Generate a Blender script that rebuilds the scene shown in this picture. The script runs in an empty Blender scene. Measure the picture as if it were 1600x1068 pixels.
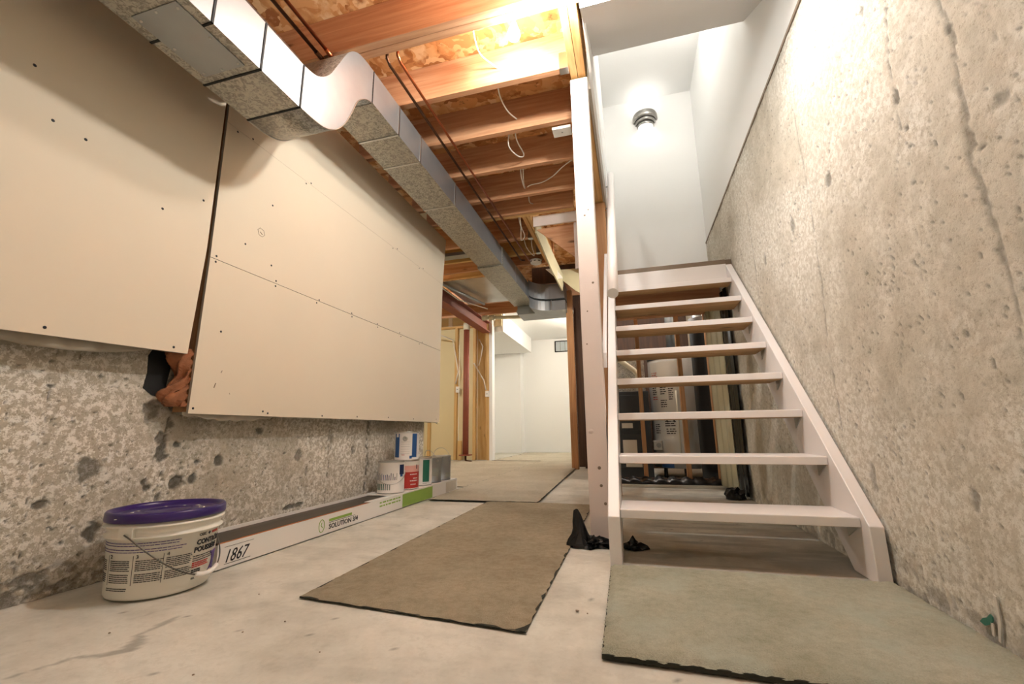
import bpy, bmesh, math, random
import numpy as np
from mathutils import Vector, Matrix
random.seed(7); rng = np.random.default_rng(7)
S = bpy.context.scene
C = S.collection
PI = math.pi
R = math.radians

# ------------------------------------------------------------------ camera, world, exposure, lamps' strengths
cam_d = bpy.data.cameras.new('camera'); cam = bpy.data.objects.new('camera', cam_d); C.objects.link(cam)
cam_d.sensor_width = 36.0; cam_d.lens = 673.05 * 36 / 1600; cam_d.clip_start = 0.02
_p, _y, _r = 0.203035, 0.268388, -0.0120190
cy, sy, cp, sp, cr, sr = math.cos(_y), math.sin(_y), math.cos(_p), math.sin(_p), math.cos(_r), math.sin(_r)
f_ = Vector((-sy*cp, cy*cp, sp)); r_ = Vector((cy, sy, 0)); u_ = r_.cross(f_)
r2 = r_*cr + u_*sr; u2 = -r_*sr + u_*cr
M = Matrix((r2, u2, -f_)).transposed().to_4x4(); M.translation = Vector((0, 0, 0.507))
cam.matrix_world = M
S.camera = cam
S.view_settings.view_transform = 'Standard'; S.view_settings.look = 'None'
S.view_settings.gamma = 1.0; S.view_settings.use_curve_mapping = False
S.view_settings.exposure = 1.3
W = bpy.data.worlds.new('world'); S.world = W; W.use_nodes = True
W.node_tree.nodes['Background'].inputs[0].default_value = (1.0, 0.96, 0.9, 1)
W.node_tree.nodes['Background'].inputs[1].default_value = 0.55
P_MAIN, P_SCONCE, P_HALL, P_FAR, P_UTIL, P_UP, P_REAR_FILL, P_KEY = 9, .3, 26, 30, 14, 5.5, 6, 26

# ------------------------------------------------------------------ materials
def lin(h):
    h = h.lstrip('#'); v = [int(h[i:i+2], 16)/255 for i in (0, 2, 4)]
    return tuple(c/12.92 if c <= .04045 else ((c+.055)/1.055)**2.4 for c in v) + (1,)
class N:
    def __init__(s, name, rough=.6, metal=0, spec=.5):
        s.m = bpy.data.materials.new(name); s.m.use_nodes = True; s.t = s.m.node_tree
        s.b = s.t.nodes['Principled BSDF']; s.b.inputs['Roughness'].default_value = rough
        s.b.inputs['Metallic'].default_value = metal; s.b.inputs['Specular IOR Level'].default_value = spec
        s.tc = s.t.nodes.new('ShaderNodeTexCoord')
    def n(s, typ, ins=None, **kw):
        o = s.t.nodes.new('ShaderNode'+typ)
        for k, v in kw.items(): setattr(o, k, v)
        for k, v in (ins or {}).items():
            if hasattr(v, 'is_output') or isinstance(v, bpy.types.NodeSocket): s.t.links.new(v, o.inputs[k])
            else: o.inputs[k].default_value = v
        return o
    def co(s, scale=(1, 1, 1), rot=(0, 0, 0)):
        return s.n('Mapping', {0: s.tc.outputs['Object'], 2: rot, 3: scale}).outputs[0]
    def noise(s, scale=5, detail=4, rough=.55, co=None, dist=0):
        return s.n('TexNoise', {'Vector': co or s.tc.outputs['Object'], 'Scale': scale, 'Detail': detail, 'Roughness': rough, 'Distortion': dist}).outputs[0]
    def vor(s, scale=5, co=None, feature='F1', out='Distance'):
        return s.n('TexVoronoi', {'Vector': co or s.tc.outputs['Object'], 'Scale': scale}, feature=feature).outputs[out]
    def ramp(s, fac, stops):
        o = s.n('ValToRGB', {0: fac}); e = o.color_ramp.elements
        while len(e) < len(stops): e.new(.5)
        for el, (p, c) in zip(e, stops):
            el.position = p; el.color = lin(c) if isinstance(c, str) else (c, c, c, 1)
        return o.outputs[0]
    def mix(s, fac, a, b, mode='MIX'):
        o = s.n('Mix', data_type='RGBA', blend_type=mode)
        for k, v in ((0, fac), (6, a), (7, b)):
            if isinstance(v, str): v = lin(v)
            if isinstance(v, bpy.types.NodeSocket): s.t.links.new(v, o.inputs[k])
            else: o.inputs[k].default_value = v
        return o.outputs[2]
    def math(s, op, a, b=0.0):
        return s.n('Math', {0: a, 1: b}, operation=op).outputs[0]
    def attr(s, name):
        return s.n('Attribute', attribute_name=name).outputs['Fac']
    def col(s, v):
        if isinstance(v, str): s.b.inputs[0].default_value = lin(v)
        else: s.t.links.new(v, s.b.inputs[0])
        return s
    def bump(s, h, strength=.3, dist=.01):
        o = s.n('Bump', {'Strength': strength, 'Distance': dist, 'Height': h}); s.t.links.new(o.outputs[0], s.b.inputs['Normal']); return s
    def rough(s, v): s.t.links.new(v, s.b.inputs['Roughness']); return s

def plain(name, c, rough=.6, metal=0, spec=.5, var=.06, vs=8, bump=0):
    m = N(name, rough, metal, spec)
    base = lin(c); dk = tuple(x*(1-var*2) for x in base[:3])+(1,)
    nz = m.noise(vs, 5)
    m.col(m.mix(nz, dk, base))
    if bump: m.bump(m.noise(vs*14, 4), bump, .004)
    return m.m

def wood(name, c1, c2, grain='x', rough=.65, knots=True):
    m = N(name, rough)
    sc = {'x': (1.2, 22, 22), 'y': (22, 1.2, 22), 'z': (22, 22, 1.2)}[grain]
    co = m.co(sc)
    g = m.noise(1.0, 6, .6, co, dist=1.2)
    g2 = m.noise(3.2, 3, .5, m.co(tuple(q*2 for q in sc)))
    a = m.mix(m.ramp(g, [(.3, 0), (.7, 1)]), c1, c2)
    a = m.mix(m.math('MULTIPLY', g2, .35), a, c1, 'MULTIPLY')
    if knots:
        ks = {'x': (2.2, 7, 7), 'y': (7, 2.2, 7), 'z': (7, 7, 2.2)}[grain]
        v = m.vor(1.0, m.co(ks))
        a = m.mix(m.ramp(v, [(.05, 1), (.12, 0)]), a, tuple(x*.42 for x in lin(c1)[:3])+(1,))
    m.col(a).bump(g, .15, .003)
    return m.m

def concrete(name, lo, mid, hi, patch=1.4, amount=.5, fine=60, bump=.35, flk=.95, fm=.55):
    m = N(name, .88, 0, .25)
    big = m.noise(patch, 6, .62)
    med = m.noise(9, 8, .72)
    fin = m.noise(fine, 5, .75)
    spk = m.noise(48, 9, .8)
    base = m.mix(m.ramp(med, [(.33, 0), (.68, 1)]), lo, mid)
    base = m.mix(m.ramp(big, [(.42, 0), (.6, 1)]), base, mid)
    flake = m.math('MULTIPLY', m.ramp(spk, [(.495, 0), (.52, 1)]), m.ramp(big, [(.5-.14*amount, 0), (.58, 1)]))
    base = m.mix(m.math('MULTIPLY', flake, flk), base, hi)
    base = m.mix(m.ramp(fin, [(.34, fm), (.47, 0)]), base, lo, 'MULTIPLY')
    mk = m.attr('mark')
    base = m.mix(m.math('MULTIPLY', mk, .85), base, tuple(x*.14 for x in lin(lo)[:3])+(1,))
    m.col(base)
    h = m.math('ADD', m.math('MULTIPLY', fin, .5), m.math('ADD', med, m.math('MULTIPLY', flake, .25)))
    m.bump(h, bump, .012)
    return m.m

def galv(name, tint='#c9cbc8', rough=.34, spang=95, contrast=1.0):
    m = N(name, rough, .82)
    sep = m.ramp(m.noise(spang, 3, .6, dist=1.6), [(.42, 0), (.56, 1)])
    b = lin(tint)
    dk = tuple(x*(1-.75*contrast) for x in b[:3])+(1,)
    nz = m.noise(7, 4)
    m.col(m.mix(m.math('MULTIPLY', nz, .35), m.mix(sep, dk, b), dk))
    m.rough(m.ramp(sep, [(0, rough-.08), (1, rough+.14)]))
    return m.m

def osb(name):
    m = N(name, .75)
    co = m.co((1, 1, 1)); d = m.n('TexNoise', {'Vector': co, 'Scale': 6.0, 'Detail': 3}).outputs['Color']
    w = m.n('Mix', {0: .16, 4: co, 5: d}, data_type='VECTOR').outputs[1]
    v = m.n('TexVoronoi', {'Vector': m.n('Mapping', {0: w, 3: (24, 9, 20)}).outputs[0], 'Scale': 1.0}, feature='F1')
    s1 = m.n('SeparateColor', {0: v.outputs['Color']}).outputs[0]
    v2 = m.n('TexVoronoi', {'Vector': m.n('Mapping', {0: w, 3: (9, 26, 20), 2: (0, 0, .6)}).outputs[0], 'Scale': 1.0})
    s2 = m.n('SeparateColor', {0: v2.outputs['Color']}).outputs[1]
    a = m.ramp(s1, [(0, '#a86a34'), (.45, '#cf8f52'), (.8, '#e3b27a'), (1, '#efd0a2')])
    b = m.ramp(s2, [(0, '#9c5c2c'), (.5, '#d79a5e'), (1, '#ecc592')])
    x = m.mix(m.ramp(m.noise(7, 5), [(.45, 0), (.55, 1)]), a, b)
    x = m.mix(m.ramp(m.noise(14, 6, .7), [(.62, 0), (.68, .7)]), x, '#5e3115')
    m.col(x).bump(s1, .25, .004)
    return m.m

def carpet(name, c1, c2, scale=420, stain=None):
    m = N(name, .97, 0, .1)
    n1 = m.noise(2.6, 5, .6); n2 = m.noise(38, 4, .7); n3 = m.noise(scale, 3, .8)
    a = m.mix(m.ramp(n1, [(.35, 0), (.65, 1)]), c1, c2)
    a = m.mix(m.ramp(n2, [(.3, .35), (.6, 0)]), a, c1, 'MULTIPLY')
    a = m.mix(m.ramp(n3, [(.3, .45), (.6, 0)]), a, c1, 'MULTIPLY')
    if stain: a = m.mix(m.ramp(m.noise(5, 4), [(.52, 0), (.68, .6)]), a, stain)
    m.col(a).bump(m.math('ADD', n3, m.math('MULTIPLY', n2, .6)), .75, .012)
    return m.m

def emis(name, c, s):
    m = N(name); e = m.n('Emission', {0: lin(c), 1: s}); m.t.links.new(e.outputs[0], m.t.nodes['Material Output'].inputs[0]); return m.m

MT = {}
MT['conc_l'] = concrete('concrete_left', '#9f9787', '#bdb4a3', '#f0ebe2', 1.7, 1.0, 110, .4)
MT['conc_r'] = concrete('concrete_right', '#b9b2a2', '#d6d0c2', '#eeebe2', 1.5, .6, 110, .4)
MT['floor'] = concrete('concrete_floor', '#b8b5a9', '#d2cfc4', '#e5e3da', 2.2, .15, 24, .05, .2, .14)
MT['white'] = plain('white_paint_wall', '#f1f1ef', .75, var=.01, vs=2)
MT['greywhite'] = plain('grey_white_paint', '#dcd9d5', .8, var=.02, vs=2)
MT['stair'] = plain('white_gloss_paint', '#f0ebe9', .38, var=.02, vs=9, bump=.05)
MT['post'] = plain('pinkish_white_paint', '#e3d6cf', .5, var=.04, vs=11, bump=.12)
MT['drywall'] = plain('bare_drywall_paper', '#ddd0ba', .85, var=.035, vs=2.2, bump=.04)
MT['gyps'] = plain('gypsum_core', '#b9ad9c', .95, var=.12, vs=40, bump=.5)
MT['paper'] = plain('torn_paper', '#cfc6b6', .8, var=.1, vs=20)
MT['joist'] = wood('joist_fir', '#b98158', '#dcae86', 'x')
MT['joist_pale'] = wood('pale_spruce_x', '#c99a58', '#ecc98c', 'x')
MT['wood_y'] = wood('pale_spruce_y', '#c99552', '#ecc98c', 'y')
MT['wood_z'] = wood('pale_spruce_z', '#c99c58', '#ead29a', 'z')
MT['stud'] = wood('orange_stud', '#a5764c', '#c99b6c', 'z')
MT['tread_w'] = wood('tread_underside_wood', '#a27a4c', '#c9a577', 'x')
MT['dkwood'] = wood('dark_brown_wood', '#3a2415', '#5c3c24', 'z')
MT['plank'] = wood('dark_laminate', '#3b332b', '#544a3f', 'y', .45, False)
MT['orange'] = plain('orange_board_edge', '#b6713f', .6)
MT['osb'] = osb('oriented_strand_board')
MT['galv'] = galv('galvanised_steel', '#c3c0b6', .45, 48, .75)
MT['galv_s'] = plain('galvanised_smooth', '#a4a8aa', .4, .8, var=.14, vs=6)
MT['copper'] = plain('copper', '#b86a45', .32, 1, var=.15, vs=5)
MT['copper_d'] = plain('tarnished_copper', '#6e5140', .4, 1, var=.2, vs=5)
MT['nickel'] = plain('brushed_nickel', '#aaa8a4', .36, 1, var=.05)
MT['wire'] = plain('dull_grey_wire', '#6a655e', .45, .6)
MT['steel'] = plain('bright_steel', '#c9c9c6', .3, 1, var=.1)
MT['black'] = plain('black_plastic', '#0d0d0e', .35, var=.1, bump=.15)
MT['blackgap'] = plain('black_seam', '#0c0b0a', .7)
MT['blackpoly'] = plain('black_poly_sheet', '#101012', .22, var=.2, vs=6)
MT['poly'] = plain('clear_poly_over_batts', '#c9c2a4', .22, var=.12, vs=7)
MT['pan'] = plain('bright_sheet_metal', '#d2d3cf', .28, .9, var=.25, vs=2.5)
MT['hangpoly'] = plain('dull_hanging_poly', '#b3aa99', .5, var=.1, vs=9)
MT['insul'] = plain('pink_fibreglass', '#bb7850', .9, var=.25, vs=24, bump=.8)
MT['carton'] = plain('white_carton', '#e6e2dc', .6, var=.03, vs=5)
MT['cartongreen'] = plain('green_print', '#8fb04e', .6)
MT['ink'] = plain('black_ink', '#191820', .6)
MT['inkpurple'] = plain('purple_ink', '#4a2c78', .5)
MT['inkred'] = plain('red_ink', '#c0473f', .6)
MT['inkgrey'] = plain('grey_ink', '#8b8f86', .6)
MT['bucket'] = plain('white_bucket_plastic', '#ebe6da', .38, var=.03, vs=4)
MT['lid'] = plain('purple_lid_plastic', '#38246a', .28, var=.1, vs=12)
MT['rust'] = plain('red_oxide_paint', '#8c4a36', .6, var=.08)
MT['canwhite'] = plain('can_label_white', '#e9e4de', .45)
MT['canblue'] = plain('can_label_blue', '#2f5a92', .45)
MT['cannavy'] = plain('can_label_navy', '#10264f', .45)
MT['canred'] = plain('can_label_red', '#b8322c', .45)
MT['cangreen'] = plain('can_label_green', '#1f6a55', .45)
MT['canpink'] = plain('can_label_pink', '#d9a59a', .45)
MT['cable'] = plain('white_cable', '#e8e2d6', .5)
MT['pvc'] = plain('pvc_pipe', '#ded8c2', .4)
MT['furn'] = plain('dark_grey_cabinet', '#3b4045', .4, .3)
MT['tank'] = plain('tank_enamel', '#b8b5ae', .35, var=.04)
MT['tanklabel'] = plain('tank_label', '#d9d5ca', .55)
MT['sill'] = plain('brown_nosing', '#8a7763', .5, var=.12, vs=14)
MT['yellow'] = plain('yellow_panel', '#c4bb98', .7, var=.05)
MT['yelldry'] = plain('yellowish_drywall', '#e0d4ac', .8, var=.04, vs=2)
MT['rugtan'] = carpet('tan_carpet', '#b5aa93', '#cbc0a8')
MT['rugbeige'] = carpet('beige_carpet', '#d0c8b5', '#ded7c6')
MT['ruggreen'] = carpet('green_grey_carpet', '#bcbca8', '#d6d5c4', 300, '#c3ccbd')
MT['rugedge'] = plain('carpet_backing_edge', '#3a3a30', .95, var=.3, vs=90)
MT['teal'] = plain('teal_paint_smear', '#3f8f7c', .6, var=.3, vs=40)
MT['plaster'] = plain('white_plaster_drip', '#dcd7cc', .8)
MT['stain'] = plain('grey_wet_stain', '#9c958c', .8, var=.1, vs=30)
MT['glass_block'] = plain('frosted_pane', '#c4ccd0', .15, var=.15, vs=12)
MT['plasticwhite'] = plain('white_plastic', '#ebe8e2', .4, var=.02)
MT['bulb_main'] = emis('lit_bulb', '#f4f3ee', P_MAIN/(PI*.0129))
MT['bulb_hall'] = emis('lit_bulb_hall', '#f4f3ee', P_HALL/(PI*.0129))
MT['bulb_far'] = emis('lit_bulb_far', '#fff4e2', P_FAR/(PI*.0129))
MT['bulb_util'] = emis('lit_bulb_utility', '#f4f3ee', P_UTIL/(PI*.0129))
MT['bulb_up'] = emis('lit_bulb_upstairs', '#fffaf2', P_UP/(PI*.0129))
MT['bulb_key'] = emis('lit_bulb_pendant', '#f4f3ee', P_KEY/(PI*.0129))
MT['fill_rear'] = emis('rear_fill_glow', '#f4f3ee', P_REAR_FILL/(PI*.0129))
MT['sconce_glow'] = emis('sconce_diffuser_glow', '#fffaf0', 2.2)

# ------------------------------------------------------------------ mesh builder
class MB:
    def __init__(s): s.v = []; s.f = []; s.mi = []; s.sm = []
    def add(s, vs, fs, mi=0, smooth=False):
        o = len(s.v); s.v += [tuple(v) for v in vs]
        for f in fs: s.f.append(tuple(o+i for i in f)); s.mi.append(mi); s.sm.append(smooth)
        return s
    def box(s, a, b, mi=0, mats=None):
        x0, y0, z0 = a; x1, y1, z1 = b
        vs = [(x0,y0,z0),(x1,y0,z0),(x1,y1,z0),(x0,y1,z0),(x0,y0,z1),(x1,y0,z1),(x1,y1,z1),(x0,y1,z1)]
        fs = [(3,2,1,0),(4,5,6,7),(0,1,5,4),(1,2,6,5),(2,3,7,6),(3,0,4,7)]   # bottom top front right back left
        o = len(s.v); s.v += vs
        for k, f in enumerate(fs): s.f.append(tuple(o+i for i in f)); s.mi.append(mats[k] if mats else mi); s.sm.append(False)
        return s
    def prism(s, poly, axis, a, b, mi=0):
        """poly = 2-D points; axis 'x': poly is (y,z); 'y': (x,z); 'z': (x,y)"""
        n = len(poly)
        def P(q, t): return {'x': (t, q[0], q[1]), 'y': (q[0], t, q[1]), 'z': (q[0], q[1], t)}[axis]
        vs = [P(q, a) for q in poly] + [P(q, b) for q in poly]
        fs = [tuple(range(n-1, -1, -1)), tuple(range(n, 2*n))] + [(i, (i+1) % n, n+(i+1) % n, n+i) for i in range(n)]
        return s.add(vs, fs, mi)
    def tube(s, path, r, n=10, mi=0, cap=True):
        pts = [Vector(p) for p in path]; rings = []
        up = None
        for i, p in enumerate(pts):
            d = (pts[min(i+1, len(pts)-1)] - pts[max(i-1, 0)]).normalized()
            if up is None:
                up = Vector((0, 0, 1)) if abs(d.z) < .9 else Vector((1, 0, 0))
            a = d.cross(up).normalized(); up = a.cross(d).normalized(); b = up
            rr = r[i] if isinstance(r, (list, tuple)) else r
            rings.append([p + a*math.cos(t)*rr + b*math.sin(t)*rr for t in [2*PI*k/n for k in range(n)]])
        vs = [v for g in rings for v in g]; fs = []
        for i in range(len(rings)-1):
            for k in range(n): fs.append((i*n+k, i*n+(k+1) % n, (i+1)*n+(k+1) % n, (i+1)*n+k))
        s.add(vs, fs, mi, True)
        if cap: s.add(rings[0], [tuple(range(n-1, -1, -1))], mi); s.add(rings[-1], [tuple(range(n))], mi)
        return s
    def lathe(s, prof, c=(0, 0, 0), n=48, mi=0, a0=0, a1=2*PI, smooth=True, ax='z'):
        full = abs(a1-a0-2*PI) < 1e-6; m = n if full else n+1; vs = []
        for r, z in prof:
            for k in range(m):
                t = a0+(a1-a0)*k/n
                q = (r*math.cos(t), r*math.sin(t), z)
                if ax == 'y': q = (q[0], q[2], q[1])
                vs.append((c[0]+q[0], c[1]+q[1], c[2]+q[2]))
        fs = []
        for i in range(len(prof)-1):
            for k in range(n):
                k2 = (k+1) % m
                fs.append((i*m+k, i*m+k2, (i+1)*m+k2, (i+1)*m+k))
        return s.add(vs, fs, mi, smooth)
    def grid(s, P, mi=0, smooth=True):
        h, w = len(P), len(P[0]); vs = [tuple(q) for row in P for q in row]
        fs = [(i*w+j, i*w+j+1, (i+1)*w+j+1, (i+1)*w+j) for i in range(h-1) for j in range(w-1)]
        return s.add(vs, fs, mi, smooth)
    def build(s, name, mats, parent=None, bev=0, rel=None, solid=0):
        me = bpy.data.meshes.new(name)
        org = Vector(rel) if rel is not None else Vector((0, 0, 0))
        me.from_pydata([tuple(Vector(v)-org) for v in s.v], [], s.f)
        if not isinstance(mats, (list, tuple)): mats = [mats]
        for m in mats: me.materials.append(MT[m])
        me.polygons.foreach_set('material_index', s.mi); me.polygons.foreach_set('use_smooth', s.sm)
        bm = bmesh.new(); bm.from_mesh(me)
        bmesh.ops.remove_doubles(bm, verts=bm.verts, dist=1e-6)
        bmesh.ops.recalc_face_normals(bm, faces=bm.faces); bm.to_mesh(me); bm.free()
        me.update()
        o = bpy.data.objects.new(name, me); C.objects.link(o); o.location = org
        if parent is not None:
            o.parent = parent; o.location = org - (WORLD.get(parent.name) or Vector((0, 0, 0)))
        WORLD[o.name] = org
        if bev:
            b = o.modifiers.new('bevel', 'BEVEL'); b.width = bev; b.segments = 2; b.limit_method = 'ANGLE'; b.harden_normals = False
        if solid:
            q = o.modifiers.new('solid', 'SOLIDIFY'); q.thickness = solid
        return o
WORLD = {}
def tag(o, label, cat, group=None, kind=None):
    o['label'] = label; o['category'] = cat
    if group: o['group'] = group
    if kind: o['kind'] = kind
    return o
def thing(name, label, cat, loc=(0, 0, 0), group=None):
    o = bpy.data.objects.new(name, None); C.objects.link(o); o.location = loc; o.empty_display_size = .05
    WORLD[o.name] = Vector(loc); return tag(o, label, cat, group)
def struct(o): o['kind'] = 'structure'; return o
def copy_tree(o, loc, label=None, parent=None):
    c = o.copy(); C.objects.link(c); c.location = loc
    if label: c['label'] = label
    for ch in list(o.children):
        d = ch.copy(); C.objects.link(d); d.parent = c
        for g in ch.children:
            e = g.copy(); C.objects.link(e); e.parent = d
    return c
def text(name, s, size, m, parent, fn, ext=.0006, sx=1.0, shear=0.0, bold=0):
    """flat lettering; fn maps (u,v,w) of the text plane to world"""
    cu = bpy.data.curves.new(name, 'FONT'); cu.body = s; cu.size = size; cu.extrude = ext; cu.shear = shear; cu.offset = bold
    cu.resolution_u = 2
    ob = bpy.data.objects.new(name+'_tmp', cu)
    me = bpy.data.meshes.new_from_object(ob); bpy.data.objects.remove(ob)
    org = WORLD.get(parent.name, Vector((0, 0, 0)))
    for v in me.vertices: v.co = Vector(fn(v.co.x*sx, v.co.y, v.co.z)) - org
    me.materials.clear(); me.materials.append(MT[m]); me.name = name
    o = bpy.data.objects.new(name, me); C.objects.link(o); o.parent = parent; WORLD[o.name] = org
    return o

# numpy fractal noise
def vnoise(x, y, seed=0):
    xi = np.floor(x).astype(int); yi = np.floor(y).astype(int); xf = x-xi; yf = y-yi
    def h(a, b):
        n = (a*374761393 + b*668265263 + seed*1442695041) & 0xffffffff
        n = ((n ^ (n >> 13))*1274126177) & 0xffffffff
        return ((n ^ (n >> 16)) & 0xffff)/65535.0
    u = xf*xf*(3-2*xf); v = yf*yf*(3-2*yf)
    return (h(xi, yi)*(1-u)+h(xi+1, yi)*u)*(1-v)+(h(xi, yi+1)*(1-u)+h(xi+1, yi+1)*u)*v
def fbm(x, y, oct=4, seed=0):
    s = 0; a = .5; t = 0
    for k in range(oct): s = s+a*vnoise(x*2**k, y*2**k, seed+k); t += a; a *= .5
    return s/t
def segdist(U, V, pts):
    d = np.full(U.shape, 9.0)
    for (a, b), (c, e) in zip(pts[:-1], pts[1:]):
        L = (c-a)**2+(e-b)**2+1e-9; t = np.clip(((U-a)*(c-a)+(V-b)*(e-b))/L, 0, 1)
        d = np.minimum(d, np.hypot(U-a-t*(c-a), V-b-t*(e-b)))
    return d
def relief(name, u0, u1, v0, v1, step, place, mark, height, mat):
    nu = max(2, int((u1-u0)/step)); nv = max(2, int((v1-v0)/step))
    U, V = np.meshgrid(np.linspace(u0, u1, nu), np.linspace(v0, v1, nv))
    K = mark(U, V); H = height(U, V, K)
    P = place(U, V, H).reshape(-1, 3)
    idx = np.arange(nu*nv).reshape(nv, nu)
    F = np.stack([idx[:-1, :-1], idx[:-1, 1:], idx[1:, 1:], idx[1:, :-1]], -1).reshape(-1, 4)
    me = bpy.data.meshes.new(name)
    me.vertices.add(len(P)); me.vertices.foreach_set('co', P.astype(np.float32).ravel())
    me.loops.add(len(F)*4); me.loops.foreach_set('vertex_index', F.astype(np.int32).ravel())
    me.polygons.add(len(F)); me.polygons.foreach_set('loop_start', np.arange(0, len(F)*4, 4, dtype=np.int32))
    me.polygons.foreach_set('loop_total', np.full(len(F), 4, dtype=np.int32))
    me.update(calc_edges=True)
    me.polygons.foreach_set('use_smooth', np.ones(len(F), dtype=bool))
    at = me.attributes.new('mark', 'FLOAT', 'POINT'); at.data.foreach_set('value', K.astype(np.float32).ravel())
    me.materials.append(MT[mat]); o = bpy.data.objects.new(name, me); C.objects.link(o); WORLD[o.name] = Vector((0, 0, 0))
    return o

XR, XL = .787, -1.86          # concrete wall faces
# ------------------------------------------------------------------ STRUCTURE
def pits(U, V, lst, K, seed=3):
    for (a, b, ru, rv, s) in lst:
        w = .55*(fbm(U*48+a*7, V*48+b*5, 3, seed)-.5)*2
        d = np.hypot((U-a)/ru, (V-b)/rv)+w*1.1
        K = np.maximum(K, s*np.clip((1.15-d)/.35, 0, 1))
    return K
def mark_r(U, V):
    K = np.zeros(U.shape); j = (fbm(U*22, V*22, 4, 5)-.5)*.02
    A = [(1.12,1.6),(1.12,1.529),(1.11,1.443),(1.12,1.342),(1.12,1.226),(1.14,1.096),(1.125,.976),(1.125,.87),(1.12,.77),(1.13,.6)]
    w = .003+.008*np.clip(fbm(V*9, V*3+4, 3, 8)*1.8-.4, 0, 1)*np.clip((V-.55)/.3, 0, 1)
    K = np.maximum(K, np.clip((w*1.2-segdist(U+j*1.6, V, A))/.004, 0, 1)*(.35+.4*fbm(U*90, V*90, 2, 2)))
    for pts, ww, s in (([(1.29,1.729),(1.33,1.558),(1.34,1.334),(1.40,1.223),(1.45,1.09),(1.49,.987),(1.54,.855)], .0022, .8),
                       ([(1.51,.797),(1.57,.638)], .002, .6),
                       ([(1.98,1.884),(1.97,1.577),(1.97,1.364),(1.98,1.11),(2.01,.845),(2.01,.5)], .0035, .6),
                       ([(2.83,1.917),(2.83,1.646),(2.84,1.304),(2.84,1.1)], .004, .7),
                       ([(1.37,1.147),(1.37,.982),(1.38,.899)], .0016, .6), ([(1.05,1.45),(1.0,1.38),(1.01,1.3)], .0016, .5),
                       ([(1.2,1.5),(1.23,1.43),(1.3,1.36)], .0016, .5)):
        K = np.maximum(K, s*np.clip((ww*(.5+1.6*fbm(V*14, U*3, 3, 9))-segdist(U+j*.6, V, pts))/.003+.35, 0, 1)*np.clip(fbm(U*8, V*17, 3, 12)*3-.7, 0.15, 1))
    K = pits(U, V, [(1.78,1.451,.024,.03,.75),(2.18,1.443,.022,.032,.6),(2.63,1.456,.022,.032,.6),(1.32,1.324,.006,.009,.9),(1.32,1.268,.006,.008,.9),
        (1.23,1.209,.006,.008,.9),(1.27,.723,.008,.008,.8),(1.10,1.113,.01,.006,.9),(1.33,1.433,.014,.024,.85),(1.03,1.176,.022,.016,.55),(1.40,1.811,.01,.02,.7),
        (1.25,1.406,.004,.01,.9),(1.11,1.434,.008,.014,.9),(1.83,.335,.022,.045,.5),(1.36,.331,.014,.032,.6),(1.08,1.5,.006,.006,.8)], K)
    n = fbm(U*85, V*85, 2, 21); m2 = fbm(U*2.2, V*2.2, 3, 4)
    K = np.maximum(K, .7*np.clip((n-.84+.08*(m2-.3))/.03, 0, 1))
    low = np.clip((.16-V)/.16, 0, 1)
    K = np.maximum(K, low*np.clip((fbm(U*26, V*26, 4, 30)-.47)/.12, 0, 1)*.6)
    K = np.maximum(K, np.clip((V-2.2)/.05, 0, 1)*.35*np.clip((fbm(U*20, V*20, 3, 6)-.4)/.1, 0, 1))
    return K
def h_r(U, V, K):
    return (fbm(U*6, V*6, 3, 40)-.5)*.004 + (fbm(U*50, V*50, 2, 41)-.5)*.0022 - K*.0055
o = relief('wall_right', .30, 4.5, 0, 2.26, .0085, lambda U, V, H: np.stack([XR-H*1.0, U, V], -1), mark_r, h_r, 'conc_r'); struct(o)
b = MB().box((XR+.012, .3, 0), (XR+.22, 6.2, 2.258)).box((XR+.004, 4.5, 0), (XR+.03, 6.2, 2.258)).box((XR, -2.2, 0), (XR+.22, .3, 2.6)); struct(b.build('wall_right_core', 'conc_r')).name = 'wall_right_backing'
def mark_l(U, V):
    K = np.zeros(U.shape)
    K = pits(U, V, [(1.12,.394,.04,.035,.75),(1.31,.328,.016,.014,.9),(1.32,.305,.016,.014,.9),(1.365,.466,.014,.022,.95),(1.355,.43,.022,.026,.95),(1.385,.548,.012,.014,.8),
        (1.42,.466,.016,.014,.95),(1.52,.388,.018,.012,.9),(1.62,.386,.022,.026,.9),(1.51,.32,.018,.024,.95),(1.44,.314,.03,.03,.95),(1.38,.42,.012,.014,.9),
        (2.13,.386,.03,.032,.7),(2.63,.387,.02,.034,.75),(1.84,.52,.022,.02,.8),(2.10,.108,.05,.014,.85),(2.16,.11,.04,.012,.85),
        (1.16,.175,.024,.028,.9),(.97,.671,.01,.006,.9),(1.0,.29,.024,.012,.85),(1.37,.264,.014,.016,.8),(1.08,.16,.008,.008,.9),(1.3,.6,.03,.04,.7),
        (1.35,.5,.02,.03,.8),(2.4,.47,.016,.03,.5),(2.2,.3,.01,.03,.55)], K)
    for x0, w in ((1.372, .012), (2.80, .03), (2.38, .006), (.975, .003)):
        d = np.abs(U-x0+(fbm(V*14, V*0+x0, 3, 7)-.5)*.03)
        K = np.maximum(K, np.clip((w-d)/w, 0, 1)*np.clip((fbm(U*70, V*46, 3, 14)-.46)/.06, 0, 1)*.95)
    n = fbm(U*85, V*85, 2, 22); m2 = fbm(U*3, V*3, 3, 5)
    K = np.maximum(K, .75*np.clip((n-.83+.10*(m2-.35))/.03, 0, 1))
    low = np.clip((.11+.05*fbm(U*5, V*0, 2, 3)-V)/.07, 0, 1)
    K = np.maximum(K, low*np.clip((fbm(U*24, V*40, 4, 31)-.42)/.14, 0, 1)*.8*np.clip((1.5-U)/.5, .1, 1))
    return K
def h_l(U, V, K):
    return (fbm(U*6, V*6, 3, 50)-.5)*.005 + (fbm(U*50, V*50, 2, 51)-.5)*.003 - K*.008
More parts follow.
